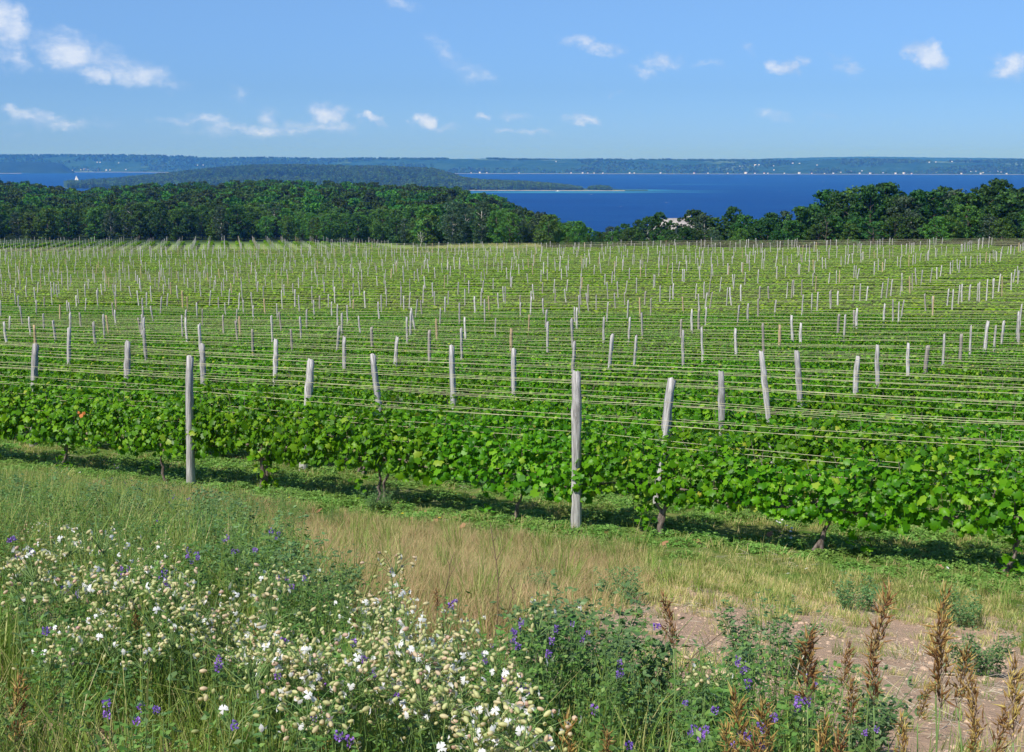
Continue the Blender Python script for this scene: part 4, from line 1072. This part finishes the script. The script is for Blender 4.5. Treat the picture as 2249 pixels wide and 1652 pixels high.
# short straw grass on the mown strip
ts_ = [tuft(100 + i, 'straw', 70, .14, .04, .13, .0028, .9) for i in range(4)] + [tuft(110 + i, 'grass', 50, .12, .05, .16, .0030, .8) for i in range(2)]
P = grid_pts(-12, 9, 4, 26, 46, lambda px, py, p, t, x, y: soft(p, 8.2, 9.2) * (1 - soft(p, 15.2 + .6 * vnx(x, y, 1), 16.0)) * (1 - .95 * bare(px, py)) * (1 - .75 * rustzone(px, py)) * (.25 + 1.1 * vnx(x, y, 1.1, 7)))
n = len(P); scatter('strip_grass', ts_, P, rz(n, .15), rng.uniform(.6, 1.1, n), np.where(rng.random(n) < .75, rng.integers(0, 4, n), rng.integers(4, 6, n)), 'short straw-coloured grass on the strip before the vineyard', 'grass')
P = grid_pts(-3, 9, 3, 16, 22, lambda px, py, p, t, x, y: bare(px, py) * .5 * (vnx(x, y, 2.2, 70) > .42))
n = len(P); scatter('sparse_weeds', ts_, P, rz(n, .2), rng.uniform(.35, .9, n), rng.integers(0, 6, n), 'sparse low weeds on the bare soil', 'weeds')
def clod(seed):
    r = np.random.default_rng(seed); th = np.linspace(0, 2 * np.pi, 8)[:-1]; V = [(0, 0, .55)]
    for z, q in ((.42, .55), (.1, 1.0), (-.3, .9)): V += [(q * math.cos(a + z) * r.uniform(.7, 1.2), q * math.sin(a + z) * r.uniform(.7, 1.2), z * r.uniform(.8, 1.2)) for a in th]
    F = [(0, 1 + i, 1 + (i + 1) % 7) for i in range(7)] + [(1 + 7 * l + i, 8 + 7 * l + i, 8 + 7 * l + (i + 1) % 7, 1 + 7 * l + (i + 1) % 7) for l in range(2) for i in range(7)]
    b = MB(); b.add(V, F); return b.mesh('clod', M['soilclod'])
M['soilclod'] = plain('soil_clod', (.34, .23, .15), (.62, .46, .33), 6, .95, .1, objvar=.4)
P = grid_pts(-3, 9, 3, 16, 95, lambda px, py, p, t, x, y: np.maximum(bare(px, py), .25 * (p < 15.5)))
n = len(P); scatter('soil_clods', [clod(i) for i in range(4)], P, rz(n, .4), rng.lognormal(math.log(.0075), .6, n), rng.integers(0, 4, n), 'small clods and pebbles on the bare brown soil', 'soil clods')
def litter(seed):
    r = np.random.default_rng(seed); b = MB()
    for k in range(7):
        a = r.uniform(0, 3.14); c = r.normal(0, .09, 2); L = r.uniform(.04, .12); b.add(*tube([(c[0] - L * math.cos(a), c[1] - L * math.sin(a), .008), (c[0], c[1], r.uniform(.01, .03)), (c[0] + L * math.cos(a), c[1] + L * math.sin(a), .008)], .0018, 3))
    return b.mesh('litter', M['pale_stem'])
P = grid_pts(-14, 9, 3, 30, 7, lambda px, py, p, t, x, y: .3 + .7 * bare(px, py) + 0 * p)
n = len(P); scatter('dry_litter', [litter(i) for i in range(4)], P, rz(n, .1), rng.uniform(.6, 1.2, n), rng.integers(0, 4, n), 'dry straw litter lying on soil and grass', 'straw litter')
# clover and grass on the vineyard floor
cl_ = [clover(120 + i) for i in range(4)]
P = grid_pts(-40, 22, 10, 52, 9.0, lambda px, py, p, t, x, y: soft(p, 15.0 + .5 * vnx(x, y, 1.2), 15.6) * (1 - soft(p, 32, 40)) * (.25 + .85 * vnx(x, y, .55, 50) + .35 * (np.abs(((p - 16.8 + 1.2) % SP) - 1.2) < .55)))
n = len(P); scatter('vineyard_clover', cl_, P, rz(n, .05), rng.uniform(.7, 1.3, n), rng.integers(0, 4, n), 'green clover and weeds covering the ground under the vines', 'ground cover')
P = grid_pts(-40, 22, 10, 60, 9.0, lambda px, py, p, t, x, y: soft(p, 15.6, 16.4) * (1 - soft(p, 34, 46)) * (.35 + 1.0 * vnx(x, y, .7, 90)) * (np.abs(((p - 16.8 + 1.2) % SP) - 1.2) > .15))
n = len(P); scatter('vineyard_grass', ts_, P, rz(n, .15), rng.uniform(.7, 1.3, n), rng.integers(0, 6, n), 'straw and green grass between the vine rows', 'grass')
# rough grass at the far edge of the field
fe = [tuft(130 + i, 'straw', 60, .5, .15, .5, .014, .8) for i in range(2)] + [tuft(134, 'grass', 60, .5, .2, .6, .014, .8)]
npts = 9000; pp = rng.uniform(196, 212, npts); tt = rng.uniform(15, 260, npts); x, y = XY(pp, tt)
x2 = rng.uniform(-130, 10, 5000); y2 = rng.uniform(235, 300, 5000); x = np.concatenate([x, x2]); y = np.concatenate([y, y2])
k = vis_px(x, y, H(x, y)) & (PT(x, y)[0] > 200); x, y = x[k], y[k]; n = len(x)
scatter('field_edge_grass', fe, np.stack([x, y, H(x, y)], -1), rz(n, .1), rng.uniform(.7, 1.3, n), rng.integers(0, 3, n), 'rough tan and green grass along the far edge of the vineyard', 'grass')

# ---- weed bushes on the soil (each one a thing)
bush_m = [leafy(np.random.default_rng(140 + i), 34, .16, .18, .42, .024, 22, 'bluegreen', lean=.55) for i in range(3)]
for k, (px, py, s, wh) in enumerate([(1290, 1510, 1.15, 'near the middle of the bare soil edge'), (1680, 1480, 1.15, 'between the soil patch and the purple flowers'), (1880, 1345, 1.0, 'on the strip above the bare soil'),
                                     (2100, 1375, .95, 'at the right on the grassy strip'), (1370, 1325, .8, 'beside the start of the dirt patch'), (830, 1125, 1.0, 'at the foot of the front vine row'), (2150, 1480, .9, 'at the right edge of the soil'),
                                     (1170, 1310, .6, 'left of the dirt patch'), (60, 1150, 1.2, 'at the far left of the meadow'), (150, 1110, 1.1, 'in the upper left meadow below the first post'), (250, 1180, 1.3, 'behind the left campion band'), (330, 1140, 1.3, 'left of the tall left post foot'),
                                     (400, 1200, 1.4, 'just below the tall left post'), (470, 1230, 1.3, 'right of the left campion band'), (540, 1260, 1.3, 'at the edge of the rusty grass'), (600, 1340, 1.3, 'beside the rusty grass above the campion'), (650, 1400, 1.2, 'where campion meets the rusty grass'), (500, 1150, 1.1, 'right of the tall left post foot'),
                                     (1300, 1590, 1.4, 'tall and dark right of the campion'), (1250, 1620, 1.3, 'dark at the right end of the campion'), (1840, 1700, 1.1, 'low in the right corner'), (1500, 1640, 1.2, 'at the bottom among the grass heads')]):
    p = hit(px, py); o = link(bpy.data.objects.new('weed_bush', bush_m[k % 3])); o.location = p; o.rotation_euler = (0, 0, k * 1.3); o.scale = (s, s, s * .9)
    tag(o, 'grey-green leafy weed clump %s' % wh, 'weed', 'leafy weed clumps on the bank')

# ---- bladder campion
def ellip(r, C, D, ln, wd, seg=6, rings=4):
    """balloon-shaped calyces along D"""
    n = len(C); T = []; 
    for i in range(rings + 1):
        f = i / rings; rr = math.sin(math.pi * (.08 + f * .80)) ** .8
        for j in range(seg): a = 2 * math.pi * j / seg; T.append((rr * .5 * math.cos(a), f, rr * .5 * math.sin(a)))
    T = np.array(T); F = np.array([(i * seg + j, i * seg + (j + 1) % seg, (i + 1) * seg + (j + 1) % seg, (i + 1) * seg + j) for i in range(rings) for j in range(seg)])
    B = frames(norm(r.normal(0, 1, (n, 3))), D)
    return stamp(T, F, C, B, np.stack([wd, ln, wd], -1))
PETAL = np.array([(0, 0, 0), (.22, .35, .1), (.34, .95, .0), (.10, .85, .05), (-.10, .85, .05), (-.34, .95, 0), (-.22, .35, .1)]); PF = np.array([(0, 1, 6), (1, 3, 6), (1, 2, 3), (3, 4, 6), (4, 5, 6)])
def campion_head(seed):
    r = np.random.default_rng(seed); b = MB(); n = r.integers(13, 24)
    C = r.normal(0, 1, (n, 3)) * np.array([.038, .038, .024]); D = norm(C * np.array([1, 1, .4]) + r.normal(0, .02, (n, 3)) + np.array([0, 0, -.004]))
    for c in C: b.add(*tube([(0, 0, -.05), c * .6 + np.array([0, 0, -.01]), c], [.0012, .0009, .0007], 3, False), 2)
    ln = r.uniform(.012, .017, n); wd = r.uniform(.008, .011, n)
    b.add(*ellip(r, C, D, ln, wd), 0)
    op = r.random(n) < .32; tip = (C + D * ln[:, None])[op]; Dd = D[op]
    for s in range(5):
        a = s * 1.257; fr = frames(Dd, np.stack([np.full(len(Dd), math.cos(a)), np.full(len(Dd), math.sin(a)), np.full(len(Dd), .15)], -1))
        # petals spread round the mouth
        x_, y_, z_ = fr[:, :, 0], fr[:, :, 1], fr[:, :, 2]
        d2 = x_ * math.cos(a) + y_ * math.sin(a)
        b.add(*stamp(PETAL, PF, tip, frames(z_ + .3 * d2, d2), r.uniform(.009, .012, len(tip))), 1)
    return b.mesh('flower_head', [M['calyx'], M['petal'], M['stem']])
CH = [campion_head(150 + i) for i in range(8)]
def campion_stem(seed, h, heads):
    r = np.random.default_rng(seed); b = MB()
    for hd in heads:
        z = np.linspace(0, 1, 5); c = np.stack([hd[0] * z ** 1.6, hd[1] * z ** 1.6, (hd[2] - .03) * z], -1)
        b.add(*tube(c, np.linspace(.0026, .0014, 5), 4, False), 0)
        m_ = 8; f = r.uniform(.15, .85, m_); P_ = np.stack([np.interp(f, z, c[:, i]) for i in range(3)], -1); a = r.uniform(0, 6.28, m_)
        b.add(*stamp(DIAMOND * np.array([.8, 1, 1]), DF, P_, frames(np.stack([r.normal(0, .3, m_), r.normal(0, .3, m_), np.ones(m_)], -1), np.stack([np.cos(a), np.sin(a), r.uniform(0, .6, m_)], -1)), r.uniform(.03, .05, m_)), 1)
    return b.mesh('stem', [M['stem'], M['bluegreen']])
CAMP = []
for v in range(6):
    r = np.random.default_rng(170 + v); nh = 1 + v % 2; hs = [(r.normal(0, .045), r.normal(0, .045), .50 + r.uniform(-.08, .03)) for _ in range(nh)]
    CAMP.append((campion_stem(180 + v, .5, hs), hs))
CREG = [(60, 1175, 40, 25, 4), (22, 1235, 20, 28, 4), (130, 1262, 60, 22, 7), (250, 1215, 90, 26, 12), (340, 1222, 40, 22, 8), (172, 1360, 32, 12, 4), (250, 1300, 45, 14, 6), (425, 1300, 50, 22, 9),
        (490, 1345, 50, 26, 9), (568, 1290, 18, 22, 4), (605, 1350, 32, 26, 7), (560, 1415, 60, 34, 16), (640, 1440, 50, 26, 9), (735, 1440, 25, 26, 4), (495, 1552, 16, 12, 3), (245, 1378, 18, 12, 3), (335, 1388, 55, 12, 5), (300, 1432, 10, 12, 1),
        (870, 1332, 34, 20, 6), (832, 1385, 36, 22, 7), (925, 1355, 26, 14, 4), (980, 1402, 60, 32, 12), (1000, 1452, 66, 34, 15), (955, 1502, 70, 34, 12), (860, 1432, 40, 26, 7), (800, 1462, 26, 22, 4), (1112, 1508, 36, 26, 7),
        (1000, 1562, 56, 32, 8), (1065, 1602, 52, 26, 6), (1130, 1632, 55, 18, 5), (740, 1572, 50, 26, 7), (715, 1530, 26, 22, 4), (1200, 1580, 14, 18, 2), (812, 1242, 22, 16, 3), (500, 1166, 20, 9, 3), (1192, 1345, 14, 10, 1), (1562, 1500, 8, 14, 1),
        (150, 1062, 14, 6, 2), (92, 1160, 30, 10, 2), (780, 1338, 10, 14, 2), (700, 1285, 24, 26, 3), (160, 1400, 20, 12, 1), (860, 1480, 30, 20, 3)]
cpl = []
r = np.random.default_rng(77)
for (cx, cy, rx, ry, k) in CREG:
    for _ in range(max(1, round(k * .42))): cpl.append((cx + r.normal(0, .45) * rx, cy + r.normal(0, .45) * ry))
cpl.sort()
cc_ = {}
for i, (px, py) in enumerate(cpl):
    hgt = r.uniform(.42, .56) if py > 1180 else r.uniform(.25, .4)
    p = hit(px, py, hgt); st, hs = CAMP[i % 6]; e = empty('bladder_campion', p, r.uniform(0, 6.28), hgt / .5)
    z_ = 'near' if py > 1530 else 'middle' if py > 1330 else 'upper'
    c = cc_.get(z_, 0); cc_[z_] = c + 1
    tag(e, 'cream and white campion in the %s meadow, %s from the left' % (z_, ordw(c)), 'wildflower', 'bladder campion blooming in the meadow')
    link(bpy.data.objects.new('stem', st), e)
    for j, hd in enumerate(hs):
        o = link(bpy.data.objects.new('flower_head', CH[(i + j * 3) % 8]), e); o.location = hd; o.rotation_euler = (0, 0, r.uniform(0, 6.28)); o.scale = (r.uniform(1.05, 1.4),) * 3
# ---- purple alfalfa flowers
def purple_head(seed):
    r = np.random.default_rng(seed); b = MB(); n = 34; a = r.uniform(0, 6.28, n); z = r.uniform(-.014, .016, n); q = .009 * np.sqrt(np.clip(1 - (z / .019) ** 2, .1, 1))
    C = np.stack([q * np.cos(a), q * np.sin(a), z], -1); D = norm(np.stack([np.cos(a), np.sin(a), r.uniform(-.2, .9, n)], -1))
    b.add(*stamp(DIAMOND * np.array([1.6, 1, 1]), DF, C, frames(norm(r.normal(0, 1, (n, 3))), D), r.uniform(.008, .013, n)))
    return b.mesh('flower_head', M['purple'])
PH = [purple_head(200 + i) for i in range(4)]
PST = []
for v in range(4):
    PST.append(leafy(np.random.default_rng(210 + v), 4, .03, .36, .47, .020, 16, 'alfalfa', lean=.12))
PUR = [(270, 1250), (282, 1258), (262, 1262), (375, 1280), (366, 1285), (360, 1250), (420, 1222), (432, 1212), (412, 1232), (500, 1192), (512, 1200), (490, 1186), (630, 1272), (640, 1275), (612, 1170), (380, 1096), (372, 1102), (388, 1090), (412, 1098), (260, 1030),
       (252, 1024), (246, 1048), (275, 1060), (150, 1294), (140, 1300), (170, 1308), (990, 1316), (860, 1256), (622, 1402), (1062, 1440), (1080, 1412), (1130, 1390), (1138, 1384), (1126, 1402), (1280, 1392), (1292, 1386), (1306, 1540), (1362, 1462), (1358, 1472), (1632, 1470), (1640, 1476),
       (1642, 1502), (1752, 1540), (1668, 1610), (1676, 1618), (1640, 1616), (1900, 1602), (1222, 1380), (1150, 1508), (1160, 1515), (690, 1590), (310, 1560), (300, 1600), (100, 1390), (720, 1495), (800, 1430), (870, 1515), (700, 1500), (235, 1555), (480, 1440), (40, 1220), (30, 1190),
       (595, 1165), (345, 1150), (560, 1215), (1570, 1575), (1505, 1560), (1550, 1600), (1790, 1500), (1440, 1380), (1205, 1425), (515, 1610), (1380, 1640), (1540, 1630), (1700, 1560), (820, 1500), (745, 1620), (610, 1475)]
PUR.sort()
for i, (px, py) in enumerate(PUR):
    hgt = .46 if py > 1150 else .38
    p = hit(px, py, hgt); e = empty('alfalfa_flower', p, r.uniform(0, 6.28), hgt / .42)
    tag(e, 'purple alfalfa in flower among the green meadow plants, %s from the left' % ordw(i), 'wildflower', 'purple alfalfa flowers in the meadow')
    link(bpy.data.objects.new('stem', PST[i % 4]), e)
    for j in range(int(r.integers(1, 3))):
        o = link(bpy.data.objects.new('flower_head', PH[(i + j) % 4]), e); o.location = (r.normal(0, .028) * (j > 0), r.normal(0, .028) * (j > 0), .42 + r.uniform(-.03, .02)); s = r.uniform(.45, .78); o.scale = (s, s, s)
# ---- brome seed heads
SPK = np.array([(0, 0, 0), (.085, .3, 0), (0, .3, .085), (-.085, .3, 0), (0, .3, -.085), (.03, .72, 0), (0, .72, .03), (-.03, .72, 0), (0, .72, -.03), (0, 1.15, 0)])
SPF3 = [(0, 1, 2), (0, 2, 3), (0, 3, 4), (0, 4, 1), (5, 9, 6), (6, 9, 7), (7, 9, 8), (8, 9, 5)]
SPF4 = [(1, 5, 6, 2), (2, 6, 7, 3), (3, 7, 8, 4), (4, 8, 5, 1)]
def brome_head(seed, L=.19):
    r = np.random.default_rng(seed); b = MB(); droop = r.uniform(.0, .5) * (1 if r.random() < .5 else -1)
    for k in range(13):
        f = k / 12; z = L * f; sx = droop * .05 * f ** 2
        for j in range(int(r.integers(5, 9)) if f < .9 else 3):
            a = r.uniform(0, 6.28); br = (.012 + .03 * (1 - f)) * r.uniform(.3, 1.2); s0 = np.array([sx, 0, z]); d = norm(np.array([np.cos(a) * .32 + droop * .5, np.sin(a) * .32, 1.0 + r.normal(0, .1)]))
            p = s0 + np.array([np.cos(a) * br * .5, np.sin(a) * br * .5, br * .9])
            b.add(*tube([s0, p], .0006, 3, False), 1)
            V, F3 = stamp(SPK, np.array(SPF3), p[None], frames(r.normal(0, 1, (1, 3)), d[None]), np.array([r.uniform(.028, .042)]))
            n0 = b.n; b.add(V, F3); b.f.append(np.array(SPF4) + n0); b.m.append(np.zeros(4, dtype=np.int32))
    return b.mesh('seed_head', [M['seed'], M['dry_stem']])
BH = [brome_head(230 + i) for i in range(6)]
BRO = [(1922, 1306, 3.7, 1.1), (1780, 1378, 3.6, 1.25), (1855, 1425, 3.9, .7), (1925, 1425, 3.5, .9), (2062, 1318, 3.6, 1.1), (2075, 1375, 3.5, 1.3), (2110, 1430, 3.5, .9), (1482, 1320, 4.2, .9), (1412, 1320, 4.6, .7), (1585, 1510, 3.3, 1.0), (1640, 1535, 3.2, 1.0), (1690, 1545, 3.2, 1.0),
       (1545, 1560, 3.2, 1.0), (1870, 1500, 3.7, .8), (1950, 1540, 3.4, .9), (2160, 1500, 3.4, .9), (2190, 1560, 3.3, .8), (2235, 1480, 3.2, 1.0), (1800, 1600, 3.1, .9), (1740, 1610, 3.0, 1.0), (1990, 1590, 3.3, .8), (2020, 1500, 3.8, .7), (1190, 1400, 4.2, .8), (285, 1310, 5.0, .8), (295, 1335, 4.9, .8),
       (545, 1375, 4.4, .9), (460, 1430, 4.2, 1.0), (215, 1440, 4.2, .8), (25, 1510, 3.7, 1.0), (50, 1530, 3.7, .9), (325, 1515, 3.8, .8), (590, 1480, 4.0, .8), (705, 1490, 3.9, 1.0), (870, 1420, 4.2, .9), (1235, 1545, 3.6, 1.0), (1260, 1590, 3.5, 1.0), (700, 1570, 3.6, .9), (600, 1620, 3.4, .8), (880, 1600, 3.5, .8),
       (165, 1560, 3.6, .7), (1410, 1590, 3.5, .6), (1330, 1600, 3.5, .7), (1850, 1620, 3.1, .9), (1600, 1600, 3.1, .8), (780, 1330, 5.0, .7), (1120, 1540, 3.8, .6), (2140, 1590, 3.2, .7), (1660, 1630, 3.0, .8), (960, 1300, 5.4, .5)]
BRO = [q for k, q in enumerate(BRO) if (q[0] > 1150 and (k % 5 != 4 or k < 8) and (q[0] > 1560 or k % 2)) or (q[0] <= 1150 and k % 4 == 0) or q[0] == 545]
BRO.sort()
for i, (px, py, D, s) in enumerate(BRO):
    d = ray(px, py); k = D / d[1]; top = np.array([d[0] * k, D, EYE + d[2] * k])
    bx = top[0] + r.normal(0, .04); by = top[1] + r.normal(0, .04); g = float(H(bx, by)); hh = max(top[2] - g, .3); L = .19 * s
    e = empty('brome_grass', (bx, by, g)); dx, dy = top[0] - bx, top[1] - by
    z = np.linspace(0, 1, 7); c = np.stack([dx * z ** 2, dy * z ** 2, (hh - L) * z], -1)
    b = MB(); b.add(*tube(c, np.linspace(.0034, .0018, 7), 5)); b.build('stem', M['stem'], e)
    o = link(bpy.data.objects.new('seed_head', BH[i % 6]), e); o.location = c[-1]; o.scale = (s, s, s); o.rotation_euler = (r.normal(0, .12), r.normal(0, .15), r.uniform(0, 6.28))
    b = MB(); a = r.uniform(0, 6.28); q = np.linspace(0, 1, 6); p0 = c[2]; Lb = r.uniform(.15, .3)
    cen = np.stack([p0[0] + np.cos(a) * Lb * q, p0[1] + np.sin(a) * Lb * q, p0[2] + Lb * (.9 * q - 1.1 * q ** 2)], -1); wv_ = np.array([-np.sin(a), np.cos(a), 0]); wd = .004 * (1 - q ** 2) + .0003
    V = np.concatenate([cen - wv_ * wd[:, None], cen + wv_ * wd[:, None]]).reshape(2, 6, 3); b.add(V.reshape(-1, 3), grid_faces(2, 6)); b.build('leaf_blade', M['grass'], e)
    tag(e, '%s brome grass with a %s seed head, %s from the left' % ('tall' if hh > .7 else 'short', 'golden' if i % 3 == 0 else 'rusty brown', ordw(i)), 'grass stalk', 'brome grass seed heads in the foreground')
# ---- tall dry stalks
for k, (x1, y1, x0, y0, mt, h_) in enumerate([(1075, 1145, 1075, 1480, 'dry_stem', 'tall thin dark stalk rising before the grassy strip'), (1000, 1210, 990, 1440, 'dry_stem', 'shorter dark bare stalk left of the tallest one'), (1128, 1280, 1072, 1400, 'dry_stem', 'dark bare stalk leaning right above the flowers'),
                                              (1590, 1380, 1520, 1600, 'dry_stem', 'curved reddish stalk arching over the bare soil'), (1190, 1440, 1225, 1652, 'pale_stem', 'pale dry stalk standing right of the campion'), (1765, 1430, 1755, 1640, 'pale_stem', 'pale straight stalk left of the brome heads'),
                                              (800, 1440, 795, 1700, 'pale_stem', 'long straw stalk among the campion'), (480, 1345, 455, 1520, 'pale_stem', 'straw stalk behind the left campion'), (700, 1285, 620, 1400, 'pale_stem', 'bleached twig leaning right over the green meadow'), (365, 1160, 400, 1260, 'pale_stem', 'bleached twig in the upper left meadow')]):
    p0 = hit(x0, y0); D = p0[1] + .02; d = ray(x1, y1); q = d * (D / d[1]); top = np.array([q[0], D, EYE + q[2]])
    z = np.linspace(0, 1, 9); bow = .04 * np.sin(np.pi * z) * (-1) ** k * (3 if k == 3 else 1); c = np.stack([(top[0] - p0[0]) * z + bow + r.normal(0, .003, 9), 0 * z, (top[2] - p0[2]) * z], -1)
    b = MB(); b.add(*tube(c, np.linspace(.0034, .0018, 9), 5))
    for j in range(5):
        i = int(r.integers(3, 8)); s = 1 if r.random() < .5 else -1; L = r.uniform(.03, .09); b.add(*tube([c[i], c[i] + np.array([s * L * .5, r.normal(0, .02), L])], [.0015, .0008], 4))
    o = b.build('dry_stalk', M[mt]); o.location = p0; tag(o, h_, 'dry stalk')
# ---- small flowers and fallen leaves under the front row
def at_ground(px, py): return hit(px, py)
FL = [(636, 1108, 'yellow'), (884, 1142, 'yellow'), (870, 1138, 'yellow'), (1298, 1188, 'petal')]
bY = MB(); a = np.linspace(0, 2 * np.pi, 13)[:-1]
T_ = DIAMOND * np.array([1.2, 1, 1])
C = np.zeros((12, 3)); C[:, 2] = .08
bY.add(*stamp(T_, DF, C, frames(np.tile([0, 0, 1.0], (12, 1)), np.stack([np.cos(a), np.sin(a), 0 * a + .2], -1)), np.full(12, .022))); V, F = tube([(0, 0, 0), (0, 0, .08)], .0015, 4); bY.add(V, F, 1)
MY = bY.mesh('dandelion', [M['yellow'], M['stem']]); bY.f, bY.m, bY.v = bY.f, bY.m, bY.v
MW = bY.mesh('clover_flower', [M['petal'], M['stem']])
YF = [(636, 1108), (884, 1143), (966, 1152), (1000, 1100)]
for i, (px, py) in enumerate(YF):
    o = link(bpy.data.objects.new('dandelion', MY)); o.location = at_ground(px, py); o.scale = (1.3,) * 3
    tag(o, 'small yellow dandelion flower in the green below the front vines, %s from the left' % ordw(i), 'flower', 'dandelions below the front vine row')
WF = [(1700, 1160), (1711, 1163), (1720, 1157), (1727, 1172), (1737, 1182), (1711, 1188), (1693, 1191), (1736, 1175), (1876, 1170), (1903, 1165), (1790, 1145), (1740, 1195), (2070, 1260), (1780, 1268), (1760, 1262), (1735, 1280), (2200, 1150), (60, 1075), (90, 1072), (175, 1088), (600, 1165), (180, 1050), (1260, 1140), (1555, 1195)]
WF.sort()
for i, (px, py) in enumerate(WF):
    o = link(bpy.data.objects.new('white_flower', MW)); o.location = at_ground(px, py); o.scale = (1.1, 1.1, 1.4); o.rotation_euler = (r.normal(0, .4), r.normal(0, .4), 0)
    tag(o, 'small white wildflower near the front vine row, %s from the left' % ordw(i), 'flower', 'white flowers near the front vine row')
b = MB(); n = 1; b.add(*stamp(LEAF, LF, np.zeros((1, 3)), frames(np.array([[.1, .2, 1.0]]), np.array([[0, 1.0, 0]])), np.array([.11]))); ML = b.mesh('leaf', M['deadleaf']); 
b.add(np.zeros((0, 3)), LF[:0]) if False else None
FLV = [(880, 1112), (893, 1118), (920, 1140), (940, 1145), (955, 1150), (930, 1133), (975, 1148), (1000, 1142), (1040, 1130), (1070, 1152), (1015, 1160), (700, 1128), (650, 1110), (1490, 1190), (1530, 1196), (1550, 1188), (1460, 1200), (2150, 1250), (2210, 1268), (2225, 1272), (2195, 1270), (1690, 1180), (1160, 1172), (900, 1148), (520, 1120), (2060, 1255), (1915, 1205), (1335, 1180)]
FLV.sort()
for i, (px, py) in enumerate(FLV):
    p = at_ground(px, py); o = link(bpy.data.objects.new('fallen_leaf', ML)); o.location = (p[0], p[1], p[2] + .045); o.rotation_euler = (r.normal(0, .5), r.normal(0, .5), r.uniform(0, 6.28))
    tag(o, 'dry orange-brown vine leaf on the ground below the vines, %s from the left' % ordw(i), 'dead leaf', 'fallen leaves below the front vines')
xr, yr = XY(row_P(0) - .33, 0)
d = ray(178, 912); k = (row_P(0) - .36) / (d[0] * PX + d[1] * PY); p = d * k
b = MB(); b.add(*stamp(LEAF, LF, np.zeros((3, 3)) + np.array([(0, 0, 0), (.05, 0, .04), (-.04, 0, .05)]), frames(np.array([[-.2, -1, .5], [.3, -1, .3], [-.3, -1, .2]]), np.array([[0, 0, -1.0], [.3, 0, -1], [-.5, 0, -1]])), np.array([.085, .06, .05])))
o = b.build('withered_leaf', M['orange']); o.location = (p[0], p[1], EYE + p[2]); tag(o, 'bright orange withered leaf in the front vine row at far left', 'dead leaf')

# ------------------------------------------------------------------ air
b = MB(); b.add(*box(-17000, 17000, -2500, 13700, -30, 150))
m, t = mat('haze')
pv = t.n('ShaderNodeVolumePrincipled', {'Color': (.07, .31, 1.0, 1), 'Absorption Color': (1, 1, 1, 1), 'Density': 1.0e-4, 'Anisotropy': 0.0})
t.n('ShaderNodeOutputMaterial', {'Volume': pv.outputs[0]})
hz = b.build('haze', m); tag(hz, 'thin blue summer haze over the lake', 'haze', kind='stuff')
